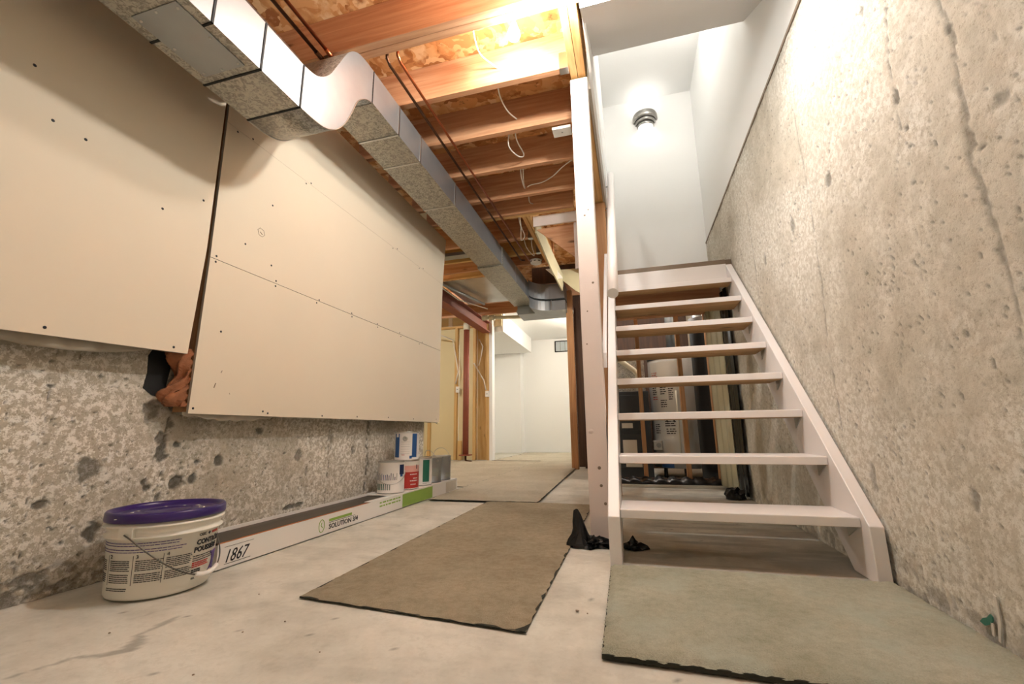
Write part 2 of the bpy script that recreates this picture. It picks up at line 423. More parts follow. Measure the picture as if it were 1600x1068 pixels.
o = relief('wall_left', .45, 3.665, 0, .95, .005, lambda U, V, H: np.stack([XL+H, U, V], -1), mark_l, h_l, 'conc_l'); struct(o)
struct(MB().box((XL-.25, -2.2, 0), (XL-.018, 3.665, 2.5)).box((XL-.03, -2.2, .93), (XL-.003, 3.665, 2.5)).box((XL-.03, -2.2, 0), (XL-.002, .46, 2.5)).build('wall_left_backing', 'conc_l'))
def mark_f(U, V):
    K = np.zeros(U.shape); j = (fbm(U*30, V*30, 3, 15)-.5)*.012
    S1 = [(-1.335,.72),(-1.314,.775),(-1.298,.819),(-1.241,.847),(-1.215,.878),(-1.239,.919),(-1.284,.952),(-1.283,.993),(-1.289,1.059)]
    w = .007+.013*np.exp(-((V-.89)/.045)**2)+.003*np.exp(-((V-1.02)/.03)**2)
    K = np.maximum(K, np.clip((w-segdist(U+j, V+j, S1))/.004, 0, 1)*.55)
    K = np.maximum(K, np.clip((.006-segdist(U+j*2, V, [(-1.412,1.013),(-1.393,1.041),(-1.38,1.09)]))/.005, 0, 1)*.22)
    K = np.maximum(K, .7*np.clip((fbm(U*75, V*75, 2, 33)-.895)/.02, 0, 1))
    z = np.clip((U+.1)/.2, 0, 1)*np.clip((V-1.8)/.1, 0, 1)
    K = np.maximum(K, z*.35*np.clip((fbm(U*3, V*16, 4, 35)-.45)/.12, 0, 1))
    K = np.maximum(K, .12*np.clip((fbm(U*4, V*12, 4, 36)-.55)/.1, 0, 1))
    return K
o = relief('floor', -1.87, XR+.02, .2, 4.4, .0125, lambda U, V, H: np.stack([U, V, H], -1), mark_f, lambda U, V, K: (fbm(U*3, V*3, 3, 60)-.5)*.003-.0015, 'floor'); struct(o)
struct(MB().box((-6, -2.2, -.08), (1.0, .2, -.002)).box((-6, 4.4, -.08), (1.0, 12, -.002)).box((-6, .2, -.08), (-1.87, 4.4, -.002)).box((-1.9, .2, -.08), (1.0, 4.4, -.02)).build('floor_slab', 'floor'))
struct(MB().box((-6, -2.2, 2.742), (-.10, 7.6, 2.765)).box((-.10, -2.2, 2.742), (1.0, 1.72, 2.765)).build('ceiling', 'osb'))
struct(MB().box((-6, -2.3, 0), (1.0, -2.2, 2.76)).build('wall_rear', 'drywall'))
# stairwell shell (white painted)
struct(MB().box((-.115, 1.72, 2.49), (-.10, 4.26, 4.3)).build('wall_stairwell_left', 'white'))
struct(MB().box((-.14, 4.25, 1.76), (1.0, 4.33, 4.3)).build('wall_stairwell_back', 'white'))
struct(MB().box((XR+.006, 1.3, 2.262), (XR+.1, 4.25, 4.3)).build('wall_stairwell_right', 'white'))
struct(MB().box((-.12, 2.3, 3.97), (1.0, 4.3, 4.05)).build('ceiling_stairwell', 'white'))
ys, zs = 1.62, 2.86+.65*(1.62-2.39)
struct(MB().prism([(ys, zs), (2.45, 2.90), (2.45, 4.0), (2.40, 4.0), (2.40, 3.00), (1.72, 2.56), (1.72, 2.498), (ys, 2.498)], 'x', -.112, XR+.05).build('ceiling_sloped_soffit', 'greywhite'))
struct(MB().box((XR-.004, 1.2, 2.252), (XR+.03, 4.25, 2.268)).build('trim_1', 'sill'))
# far white room
struct(MB().box((-3.3, 10.35, 0), (-.3, 10.45, 2.9)).box((-3.4, 10.05, 0), (-2.56, 10.36, 2.9)).build('wall_far_back', 'white'))
struct(MB().box((-2.50, 7.48, 0), (-2.44, 7.62, 2.6)).box((-3.38, 7.6, 0), (-3.30, 10.1, 2.9)).build('wall_far_left', 'white'))
struct(MB().box((-.62, 6.35, 0), (-.5, 10.4, 2.9)).build('wall_far_right', 'white'))
struct(MB().box((-3.4, 7.55, 2.72), (-.5, 10.4, 2.78)).build('ceiling_far', 'white'))
struct(MB().box((-3.3, 7.66, 2.36), (-2.28, 10.06, 2.72)).build('ceiling_far_bulkhead', 'white'))
struct(MB().box((-6, 7.612, 0), (-3.42, 7.68, 2.74)).box((-3.42, 7.612, 2.46), (-2.3, 7.65, 2.71)).build('wall_side_room_back', 'yelldry'))
struct(MB().box((-6, 3.9, 0), (-5.9, 7.6, 2.74)).build('wall_side_room', 'yelldry'))
struct(MB().box((-6, 3.668, 0), (XL-.02, 3.72, 2.74)).build('wall_side_room_front', 'yelldry'))
w = thing('window_1', 'small basement window with frosted panes high in white far wall', 'window', (-1.5, 10.34, 2.52)); struct(w)
b = MB(); b.box((-1.75, 10.32, 2.385), (-1.0, 10.36, 2.405)).box((-1.75, 10.32, 2.64), (-1.0, 10.36, 2.66)).box((-1.75, 10.32, 2.385), (-1.725, 10.36, 2.66)).box((-1.02, 10.32, 2.385), (-1.0, 10.36, 2.66)); b.build('window_frame', 'blackgap', w)
MB().box((-1.73, 10.335, 2.40), (-1.01, 10.348, 2.645)).build('window_pane', 'glass_block', w)
b = MB()
for x in (-1.62, -1.5, -1.38): b.box((x, 10.325, 2.40), (x+.012, 10.34, 2.645))
b.build('mullion', 'inkgrey', w)
# utility room
struct(MB().box((-.5, 6.2, 0), (1.0, 6.3, 2.7)).build('wall_utility_back', 'dkwood'))
struct(MB().box((-.77, 6.3, 0), (-.5, 6.36, 2.7)).build('wall_closet', 'dkwood'))
struct(MB().box((-.5, 4.34, 2.5), (1.0, 6.3, 2.56)).build('ceiling_utility', 'osb'))

# ------------------------------------------------------------------ STAIRCASE
st = thing('staircase', 'white painted open staircase climbing beside the right concrete wall', 'staircase', (.33, 1.8, 0))
prof = [(1.79, 0), (1.79, .18), (3.343, 1.70), (3.343, 1.38), (1.955, 0)]
MB().prism(prof, 'x', -.119, -.074).build('stringer', 'stair', st, .003)
MB().prism(prof, 'x', .733, .776).build('stringer', 'stair', st, .003)
for k in range(8):
    z = .2+.193*k; y = 1.842+.194*k
    MB().box((-.0735, y, z-.034), (.7325, min(y+.232, 3.318), z), mats=[1, 0, 0, 0, 0, 0]).build('tread', ['stair', 'tread_w'], st, .004)
for k in range(8):                              # metal angle brackets under the tread ends
    z = .2+.193*k-.034; y = 1.86+.194*k
    MB().prism([(y, z), (y+.09, z), (y+.09, z-.05)], 'x', .729, .7325).build('tread_bracket', 'steel', st)
MB().box((-.0735, 3.32, 1.552), (.7325, 3.342, 1.698)).build('riser', 'stair', st, .002)
ld = thing('stair_landing', 'wooden landing with brown nosing at the top of the open stairs', 'landing', (.33, 3.4, 1.6))
MB().box((-.122, 3.362, 1.703), (XR-.006, 4.245, 1.744)).build('deck', 'sill', ld)
MB().box((-.10, 3.345, 1.706), (.735, 3.362, 1.742)).build('nosing', 'sill', ld, .003)
for yy in (3.36, 3.86, 4.20): MB().box((-.115, yy, 1.56), (XR-.006, yy+.04, 1.70)).build('landing_joist', 'joist', ld)
# round handrail + brackets
hr = thing('handrail', 'thick round white wooden handrail sloping up the left side of stairs', 'handrail', (-.055, 2.0, 1.127))
MB().tube([(-.055, 2.0, 1.135), (-.055, 3.66, 2.78)], .0265, 20).build('rail', 'stair', hr)
for y in (3.1, 3.55):
    z = 1.135+(y-2.0)*.991
    MB().tube([(-.055, y, z-.02), (-.06, y, z-.06), (-.10, y, z-.07)], .006, 8).build('rail_bracket', 'steel', hr)
o = MB().prism([(2.55, .86), (2.55, .95), (3.62, 2.02), (3.62, 1.93)], 'x', -.150, -.126).build('skirt_board', 'stair', None, .002)
tag(o, 'white sloping skirt board beside left stringer with a square cut lower end', 'board')
# post
pt = thing('post', 'white painted square wooden post standing left of the stairs', 'post', (-.175, 2.2, 0))
MB().box((-.225, 2.15, 0), (-.128, 2.245, 2.485)).build('shaft', 'post', pt, .004)
for (x, z, r) in ((-.155, 1.25, .006), (-.19, 1.10, .004), (-.18, 1.63, .005), (-.16, 1.66, .004), (-.20, .93, .004), (-.17, .33, .008), (-.165, .25, .007), (-.15, .17, .007), (-.20, .50, .012), (-.21, 1.9, .004), (-.15, 2.32, .004)):
    MB().lathe([(0, -.0008), (r*.7, -.0012), (r, 0)], (x, 2.150, z), 12, ax='y').build('nail_hole' if r < .01 else 'knot', 'sill' if r < .01 else 'post', pt)
# double trimmer over the post
o = thing('double_trimmer', 'two pale boards nailed together running deep above the white post', 'beam', (-.18, 2.6, 2.5))
MB().box((-.220, 1.72, 2.5), (-.181, 3.66, 2.74)).build('trimmer_board', 'wood_y', o, .002)
MB().box((-.178, 1.72, 2.5), (-.136, 3.66, 2.74)).build('trimmer_board', 'wood_y', o, .002)
MB().box((-.132, 2.25, 2.488), (-.116, 3.66, 2.74)).build('drywall_edge', 'gyps', o)
# orange stud behind post
def stud(x, y, z0, z1, lab, m='stud', w=.038, d=.089, grp=None, name='wall_stud'):
    o = MB().box((x-w/2, y, z0), (x+w/2, y+d, z1)).build(name, m, None, .002, rel=(x, y, z0)); return tag(o, lab, 'stud', grp)
stud(-.164, 3.60, 0, 2.49, 'orange wooden stud just behind the white post beside the stairs', w=.085)

# ------------------------------------------------------------------ CEILING FRAMING
def joist(y, x0, x1, lab, m='joist', th=.04, z0=2.5, hang=None, grp='floor joists overhead'):
    o = thing('floor_joist', lab, 'joist', (x0, y, z0), grp)
    MB().box((x0, y, z0), (x1, y+th, 2.741)).build('board', m, o, .002)
    if hang:
        MB().box((hang-.05, y-.004, z0-.003), (hang, y+th+.004, z0+.0)).box((hang-.05, y-.005, z0), (hang, y-.001, z0+.10)).build('joist_hanger', 'steel', o)
    return o
bm_ = thing('double_beam', 'dark double board beam crossing the ceiling in the foreground', 'beam', (-.9, 1.67, 2.5))
MB().box((XL, 1.63, 2.5), (XR, 1.670, 2.741)).build('beam_board', 'joist', bm_, .002)
MB().box((XL, 1.673, 2.5), (XR, 1.715, 2.741)).build('beam_board', 'joist', bm_, .002)
for y, lab in ((1.22, 'dark ceiling joist nearest behind the foreground double beam'),):
    joist(y, XL, XR, lab)
for y in (.81, .40, -.01, -.6, -1.2): joist(y, XL, XR, 'dark ceiling joist over the camera, %s behind the foreground beam' % {.81: 'second', .40: 'third', -.01: 'fourth', -.6: 'fifth', -1.2: 'sixth'}[y])
joist(2.07, XL, -.222, 'brightly lit joist beside the bare bulb', hang=-.224)
joist(2.48, XL, -.222, 'second joist beyond the bulb with a white cover plate under it')
joist(2.89, XL, -.222, 'third joist beyond the bulb with knots at its right end')
joist(3.30, XL, -.222, 'fourth joist beyond the bulb with a long white cable on it')
joist(3.60, XL, -.40, 'fifth joist beyond the bulb, doubled with another board', th=.036)
joist(3.640, XL, -.40, 'rear board of the doubled joist beyond the bulb', 'joist_pale', th=.036)
joist(4.14, -3.6, -.90, 'joist behind the doubled joist ending in a shiny hanger', hang=-.90)
joist(4.54, -3.6, -.90, 'last joist with shiny hanger before the smoke detector', 'joist_pale', hang=-.90)
joist(4.86, -3.6, -.80, 'joist carrying the round smoke detector')
joist(5.06, -3.6, -1.56, 'pale joist in front of the sheet metal pan left of duct', 'joist_pale')
joist(5.60, -1.24, -.62, 'dark joist directly above the trunk duct', 'dkwood')
joist(6.25, -3.6, -.60, 'brown joist behind the sheet metal pan')
joist(6.9, -3.6, -.60, 'farthest brown joist before the white room')
o = thing('opening_trimmer', 'double pale trimmer running deep beside the yellow panels', 'beam', (-.86, 4.2, 2.5))
MB().box((-.90, 3.68, 2.5), (-.862, 4.86, 2.74)).build('trimmer_board', 'wood_y', o, .002)
MB().box((-.858, 3.68, 2.5), (-.82, 4.86, 2.74)).build('trimmer_board', 'wood_y', o, .002)
o = tag(MB().box((-.80, 3.72, 2.408), (-.225, 3.74, 2.512)).build('trim_board', 'post', None, .002), 'white board under the doubled joist left of the post', 'board')
o = tag(MB().box((-.42, 3.745, 1.95), (-.30, 3.765, 2.408)).build('upright_board', 'post', None, .002), 'short white upright board hanging beside the orange panel', 'board')
o = tag(MB().prism([(-.78, 2.405), (-.42, 2.43), (-.42, 2.17), (-.30, 2.0), (-.30, 1.97)], 'y', 3.79, 3.805).build('orange_panel', 'joist'), 'orange wooden panel with slanting lower edge behind the white boards', 'panel')
o = tag(MB().prism([(3.80, 2.55), (5.6, 2.55), (5.4, 2.30), (4.6, 2.30), (3.80, 2.38)], 'x', -.80, -.785).build('yellow_panel', 'yellow'), 'pale yellow panel lining the opening beside the trimmer', 'panel')
o = tag(MB().prism([(-.95, 2.62), (-.30, 2.60), (-.30, 2.1), (-.62, 2.3)], 'y', 5.45, 5.465).build('yellow_panel', 'yellow'), 'yellow panel facing the camera above the dark closet', 'panel')
o = tag(MB().prism([(-.93, 2.47), (-.80, 2.47), (-.72, 2.33), (-.79, 2.33)], 'y', 5.0, 5.015).build('white_panel', 'white'), 'small white slanted panel right of the smoke detector', 'panel')

# steel beam + post, far left
o = thing('steel_beam', 'red-brown steel beam running deep behind the hanging drywall', 'beam', (-2.55, 5.5, 2.3))
MB().box((-2.62, 3.9, 2.30), (-2.46, 7.45, 2.318)).build('bottom_flange', 'rust', o)
MB().box((-2.545, 3.9, 2.318), (-2.535, 7.45, 2.48)).build('web', 'rust', o)
MB().box((-2.62, 3.9, 2.48), (-2.46, 7.45, 2.495)).build('top_flange', 'rust', o)
o = thing('steel_column', 'red-brown round steel column in front of the far stud wall', 'column', (-2.80, 7.1, 0))
MB().tube([(-2.80, 7.1, .12), (-2.80, 7.1, 2.30)], .052, 24).build('pipe', 'rust', o)
MB().tube([(-2.80, 7.1, 2.30), (-2.80, 7.1, 2.42)], .06, 16).build('cap', 'pvc', o)
MB().box((-2.89, 7.02, .10), (-2.71, 7.18, .12)).build('base_plate', 'rust', o)
MB().tube([(-2.80, 7.1, .10), (-2.80, 7.1, .03), (-2.77, 7.08, .012), (-2.66, 7.0, .010)], .018, 12).build('threaded_foot', 'copper_d', o)
# far stud wall
Y = 7.5
G = 'pale studs of the far wall'
stud(-3.70, Y, 0, 2.45, 'pale stud seen behind the paint cans at far left', 'wood_z', .05, .09, G)
stud(-3.17, Y, 0, 2.45, 'pale stud left of the red steel column', 'wood_z', .05, .09, G)
stud(-3.06, Y-.05, 0, .34, 'short stud block at the foot of the red column', 'wood_z', .07, .05, G)
stud(-2.80, Y, 0, 2.45, 'pale stud right of the red steel column', 'wood_z', .055, .09, G)
stud(-2.525, Y, 0, 2.45, 'pale stud at the edge of the white room', 'wood_z', .05, .09, G)
tag(MB().box((-3.72, Y, 2.452), (-2.5, Y+.09, 2.49)).build('top_plate', 'joist_pale'), 'pale horizontal plate along top of far stud wall', 'plate')
tag(MB().box((-3.68, Y+.06, 0), (-3.19, Y+.075, 2.45)).build('drywall_sheet', 'yelldry'), 'yellowish drywall sheet left of the red steel column', 'drywall')
tag(MB().box((-3.14, Y+.092, 0), (-2.79, Y+.105, 2.45)).build('drywall_sheet', 'yelldry'), 'pale drywall strip just right of the red column', 'drywall')
tag(MB().box((-2.77, Y+.092, 0), (-2.51, Y+.105, 2.45)).build('plywood_sheet', 'wood_z'), 'brown plywood between the two right studs of far wall', 'plywood')
tag(MB().box((-5.88, Y+.09, 0), (-3.73, Y+.105, 2.6)).build('drywall_sheet', 'yelldry'), 'wide yellowish drywall sheet behind the paint cans', 'drywall')
def outlet(x, z, lab):
    o = thing('outlet_box', lab, 'outlet', (x, Y-.01, z), 'white outlets on the far studs')
    MB().box((x-.035, Y-.03, z-.055), (x+.035, Y-.001, z+.055)).build('plate', 'plasticwhite', o, .003)
    MB().box((x-.012, Y-.034, z-.006), (x+.012, Y-.03, z+.006)).build('socket', 'inkgrey', o)
outlet(-3.12, 1.27, 'white outlet box on the stud left of the red column')
outlet(-2.54, 1.17, 'white outlet box on the stud at the white room edge')
tag(MB().tube([(-3.16, 7.47, 1.38), (-3.10, 7.45, 1.6), (-3.16, 7.44, 1.95), (-3.2, 7.4, 2.2), (-3.45, 6.9, 2.3), (-3.8, 6.6, 2.33)], .012, 8).build('cable', 'cable'), 'white cable looping down to the left outlet', 'cable')
tag(MB().tube([(-2.80, 7.48, 1.75), (-2.72, 7.47, 1.62), (-2.60, 7.47, 1.42), (-2.56, 7.47, 1.24)], .012, 8).build('cable', 'cable'), 'white cable curving down to the right outlet', 'cable')
tag(MB().tube([(-2.70, 7.48, 2.2), (-2.62, 7.47, 2.05), (-2.66, 7.47, 1.85), (-2.7, 7.47, 1.7)], .010, 8).build('cable', 'cable'), 'brown shadowy cable curling on the plywood', 'cable')
# brown stud pack & leaning strip
stud(-.775, 5.88, 0, 2.46, 'brown stud standing at the right side of the white room opening', 'stud', .09, .09)
tag(MB().tube([(-.60, 6.0, .62), (-.52, 5.95, .005)], .012, 8).build('trim_strip', 'stair'), 'thin white strip leaning in the dark closet', 'strip')
tag(MB().box((-.66, 6.05, 0), (-.63, 6.12, 2.3)).build('door_jamb', 'dkwood'), 'dark brown upright inside the closet', 'board')

# ------------------------------------------------------------------ AIR DUCT
DX0, DX1 = -1.53, -1.26
du = thing('air_duct', 'galvanised rectangular air duct with an S-shaped offset under the joists', 'duct', (-1.4, 1.3, 1.84))
def dsec(name, y0, y1, z0, z1):
    return MB().box((DX0, y0, z0), (DX1, y1, z1), mats=[0, 0, 0, 1, 0, 1]).build(name, ['galv', 'galv_s'], du)
for a_, b_ in ((-.9, .30), (.302, .88), (.882, 1.075), (1.08, 1.275)): dsec('duct_section', a_, b_, 1.843, 2.05)
top = [(1.28, 2.05), (1.36, 2.07), (1.43, 2.14), (1.49, 2.26), (1.55, 2.38), (1.61, 2.44), (1.68, 2.462), (1.76, 2.465)]
bot = [(1.28, 1.843), (1.40, 1.852), (1.49, 1.895), (1.555, 1.975), (1.60, 2.07), (1.64, 2.17), (1.70, 2.235), (1.76, 2.262)]
def cat(pts, n=40):
    P = [Vector(p) for p in pts]; out = []
    for i in range(n+1):
        t = i/n*(len(P)-1); k = min(int(t), len(P)-2); u = t-k
        p0, p1, p2, p3 = P[max(k-1, 0)], P[k], P[k+1], P[min(k+2, len(P)-1)]
        out.append(.5*((2*p1)+(-p0+p2)*u+(2*p0-5*p1+4*p2-p3)*u*u+(-p0+3*p1-3*p2+p3)*u**3))
    return out
T, B = cat(top), cat(bot)
b = MB()
for X_ in (DX0, DX1): b.grid([[(X_, t.x, t.y) for t in T], [(X_, t.x, t.y) for t in B]], 1, False)
b.grid([[(DX0, t.x, t.y) for t in B], [(DX1, t.x, t.y) for t in B]], 0)
b.grid([[(DX0, t.x, t.y) for t in T], [(DX1, t.x, t.y) for t in T]], 0)
b.build('offset_elbow', ['galv', 'galv_s'], du)
for X_ in (DX0-.002, DX1+.002): MB().tube([(X_, t.x, t.y-.001) for t in B], .0025, 6).build('elbow_flange', 'steel', du)
for a_, b_ in ((1.765, 2.04), (2.043, 2.32), (2.323, 2.91), (2.913, 4.20)): dsec('duct_section', a_, b_, 2.268, 2.465)
MB().box((-1.54, 4.205, 2.25), (-1.25, 5.75, 2.465), mats=[0, 0, 0, 1, 0, 1]).build('duct_section', ['galv', 'galv_s'], du)
def cleat(y, z0, z1, m, w=.006, p=.004):
    MB().box((DX0-p, y-w, z0-p), (DX1+p, y+w, z0)).box((DX1, y-w, z0-p), (DX1+p, y+w, z1)).box((DX0-p, y-w, z0-p), (DX0, y+w, z1)).build('drive_cleat', m, du)
for y in (.88, 1.077, 1.277): cleat(y, 1.843, 2.05, 'blackgap', .004, .003)
cleat(1.765, 2.268, 2.465, 'blackgap', .003, .002)
for y in (2.04, 2.32, 2.91, 4.20): cleat(y, 2.268, 2.465, 'steel', .006, .004)
for y in (4.75, 5.2): cleat(y, 2.262, 2.465, 'steel', .006, .012)
ap = MB().box((-1.49, .79, 1.8395), (-1.30, 1.045, 1.8425)).build('access_panel', 'galv_s', du, .001)
for (x, y) in ((-1.475, .81), (-1.475, .92), (-1.475, 1.03), (-1.315, .81), (-1.315, .92), (-1.315, 1.03), (-1.395, .80), (-1.395, 1.035)):
    MB().lathe([(0, -.004), (.004, -.003), (.005, 0)], (x, y, 1.8395), 10).build('screw', 'steel', ap)
tag(MB().prism([(-2.0, 2.054), (1.27, 2.054), (1.36, 2.082), (1.43, 2.155), (1.47, 2.24), (1.47, 2.33), (-2.0, 2.33)], 'x', -1.52, -1.48).build('light_blocker_board', 'dkwood'), 'added dark board above the foreground duct that blocks bulb light', 'board')  # added to stop bulb light passing over the duct onto the drywall
# trunk duct
tr = thing('trunk_duct', 'large galvanised trunk duct crossing at the far end of the S-shaped duct', 'duct', (-1.0, 5.9, 2.1))
arc = [(-1.245+.28*(1-math.cos(t)), 5.38+.28*math.sin(t)) for t in [i*PI/16 for i in range(9)]] + [(-.80, 5.66), (-.80, 6.2), (-1.5, 6.2), (-1.5, 5.76), (-1.245, 5.76)]
MB().prism(arc, 'z', 2.285, 2.50).build('upper_body', 'galv_s', tr)
arc2 = [(-1.242+.26*(1-math.cos(t)), 5.42+.28*math.sin(t)) for t in [i*PI/16 for i in range(9)]] + [(-.80, 5.70), (-.80, 6.15), (-1.5, 6.15), (-1.5, 5.78), (-1.242, 5.78)]
MB().prism(arc2, 'z', 2.265, 2.286).build('seam_band', 'blackgap', tr)
MB().prism([(x, y-.01) for x, y in arc2], 'z', 2.13, 2.264).build('lower_body', 'galv_s', tr)
MB().box((-1.0, 5.675, 2.128), (-.985, 5.685, 2.27)).build('drive_cleat', 'steel', tr)
MB().box((-1.55, 5.9, 2.20), (-.8, 6.4, 2.235)).build('underside_plate', 'galv', tr)
# sheet metal pan between joists
tag(MB().box((-2.42, 5.11, 2.494), (-1.60, 6.22, 2.498)).build('joist_pan', 'pan'), 'shiny flat sheet metal pan between joists left of duct', 'sheet metal')
tag(MB().box((-3.0, 4.32, 2.49), (-1.55, 4.43, 2.53)).build('flat_strap', 'galv_s'), 'flat grey metal channel between joists behind hanging drywall', 'metal channel')
# small white pipes at far end
pv = thing('drain_pipe', 'cream plastic drain pipe running under the trunk duct', 'pipe', (-1.5, 6.45, 2.3))
MB().tube([(-2.22, 6.45, 2.315), (-.72, 6.45, 2.235)], .028, 16).build('pipe', 'pvc', pv)
MB().tube([(-2.27, 6.45, 2.317), (-2.17, 6.45, 2.312)], .042, 16).build('coupling', 'pvc', pv)
MB().tube([(-2.13, 6.45, 2.31), (-2.06, 6.45, 2.306)], .042, 16).build('coupling', 'pvc', pv)
tag(MB().box((-1.75, 6.87, 2.42), (-.9, 6.899, 2.52)).build('nailing_strip', 'post'), 'white horizontal strip above the cream drain pipe', 'board')
tag(MB().tube([(-2.45, 4.2, 2.40), (-2.30, 5.2, 2.43), (-2.12, 6.1, 2.44)], .02, 10).build('flexible_conduit', 'galv_s'), 'grey conduit running beside the steel beam', 'conduit')
tag(MB().tube([(-2.43, 4.2, 2.36), (-2.33, 4.9, 2.37), (-2.30, 5.5, 2.35), (-2.1, 6.2, 2.39)], .008, 8).build('cable', 'cable'), 'white cable sagging along the steel beam', 'cable')

# ------------------------------------------------------------------ PIPES
def pipe(pts, m, lab, r=.0085):
    return tag(MB().tube(pts, r, 12).build('copper_pipe', m), lab, 'pipe')
def pipeset(x, m, lab):
    o = thing('copper_pipe', lab, 'pipe', (x, .5, 2.465))
    MB().tube([(x, -1.0, 2.487), (x, 1.60, 2.487)], .0095, 14).build('pipe', m, o)
    MB().tube([(x, 1.585, 2.486), (x, 1.66, 2.486)], .0125, 14).build('coupling', m, o)
    MB().tube([(x, 1.66, 2.486), (x, 1.715, 2.483), (x+.006, 1.735, 2.488), (x+.008, 1.745, 2.505), (x+.008, 1.745, 2.62)], .0105, 14).build('elbow', 'steel', o)
pipeset(-1.495, 'copper_d', 'dark tarnished copper pipe nearest the duct in the foreground')
pipeset(-1.435, 'copper', 'bright copper pipe in the foreground right of the dark one')
pipe([(-1.165, 1.73, 2.60), (-1.165, 1.74, 2.50), (-1.165, 1.77, 2.485), (-1.16, 4.62, 2.485), (-1.16, 4.68, 2.49), (-1.13, 4.72, 2.50)], 'copper_d', 'dark long copper pipe under the joists beside duct')
pipe([(-1.10, 1.73, 2.60), (-1.10, 1.74, 2.50), (-1.10, 1.77, 2.485), (-1.07, 4.70, 2.485)], 'copper', 'lighter long copper pipe under the joists beside the dark one')

# ------------------------------------------------------------------ LAMPS
def bulb_fixture(name, x, y, z, m, lab, ztop=2.741):
    o = thing(name, lab, 'lamp', (x, y, ztop))
    MB().lathe([(0, 0), (.05, 0), (.05, -.03), (.028, -.04), (.024, -.095), (0, -.095)], (x, y, ztop), 24).build('lamp_holder', 'plasticwhite', o)
    MB().lathe([(.013, .075), (.014, .05), (.024, .03), (.031, .01), (.032, -.006), (.026, -.02), (.013, -.030), (0, -.032)], (x, y, z), 24).build('bulb', m, o)
    MB().tube([(x, y, z+.062), (x, y, ztop-.09)], .014, 14).build('screw_base', 'steel', o)
    return o
bulb_fixture('bare_bulb', -.460, 1.778, 2.485, 'bulb_main', 'glowing bare bulb on the ceiling behind the foreground beam')
bulb_fixture('bare_bulb', -3.3, 5.0, 2.42, 'bulb_hall', 'bare bulb in the side area behind the hanging drywall')
bulb_fixture('bare_bulb', -.80, 8.2, 2.58, 'bulb_far', 'bare bulb on the ceiling of the white far room', 2.72)
bulb_fixture('bare_bulb', .15, 4.75, 2.15, 'bulb_util', 'bare bulb on the ceiling of the furnace room behind the stairs', 2.50)
bulb_fixture('bare_bulb', -.10, 1.55, 2.395, 'bulb_key', 'bare bulb hanging in front of the foreground beam beside the stairwell')
bulb_fixture('bare_bulb', -.5, -1.0, 2.46, 'fill_rear', 'added fill bulb out of view behind the camera')  # unseen lamp added as fill from behind
bulb_fixture('bare_bulb', .55, 3.0, 3.82, 'bulb_up', 'bulb on the upstairs ceiling above the stairwell', 3.97)
sc = thing('wall_sconce', 'brushed nickel stepped half-round sconce on the white stairwell wall', 'sconce', (.325, 4.25, 3.72))
def half(prof, name, m):
    MB().lathe(prof, (.325, 4.249, 0), 32, a0=PI, a1=2*PI).build(name, m, sc, solid=.002)
half([(.118, 3.815), (.124, 3.80), (.126, 3.75), (.120, 3.742)], 'band', 'nickel')
half([(.104, 3.745), (.104, 3.715), (.098, 3.708)], 'band', 'nickel')
half([(.086, 3.71), (.086, 3.672), (.080, 3.666)], 'band', 'nickel')
half([(.122, 3.742), (.10, 3.742)], 'ledge', 'nickel')
half([(.10, 3.709), (.083, 3.709)], 'ledge', 'nickel')
half([(.0, 3.69), (.07, 3.69)], 'diffuser', 'sconce_glow')
half([(.0, 3.79), (.10, 3.79)], 'diffuser', 'sconce_glow')
for dz, e in ((-.09, P_SCONCE*.5), (.11, P_SCONCE*.5)):
    l = bpy.data.lights.new('sconce_light', 'SPOT'); l.energy = e*3; l.spot_size = R(150); l.spot_blend = .6; l.shadow_soft_size = .03; l.color = (1, .97, .92)
    lo = bpy.data.objects.new('sconce_light', l); C.objects.link(lo); lo.parent = sc; lo.location = (0, -.055, -.06 if dz < 0 else .075)
    lo.rotation_euler = (R(0) if dz < 0 else R(180), 0, 0)

sc.location.z -= .045
# smoke detector, cover plate
o = thing('smoke_detector', 'round white smoke detector on the far joists', 'smoke detector', (-1.0, 4.74, 2.5))
MB().lathe([(0, 2.455), (.055, 2.457), (.066, 2.465), (.068, 2.485), (.072, 2.492), (.072, 2.50), (0, 2.50)], (-1.0, 4.76, 0), 36).build('body', 'plasticwhite', o)
for k in range(8):
    a = k*PI/4
    MB().box((-.012, -.002, -.004), (.012, .002, .004)).build('vent_slot', 'blackgap', o).matrix_local = Matrix.Translation((math.sin(a)*.0675, .02-math.cos(a)*.0675, -.024)) @ Matrix.Rotation(a, 4, 'Z')
o = thing('cover_plate', 'white blank electrical cover plate under the second joist', 'cover plate', (-.335, 2.57, 2.49))
MB().box((-.40, 2.53, 2.478), (-.275, 2.615, 2.4985)).build('plate', 'plasticwhite', o, .003)
MB().lathe([(0, -.004), (.005, -.003), (.006, 0)], (-.337, 2.572, 2.478), 10).build('screw', 'steel', o)
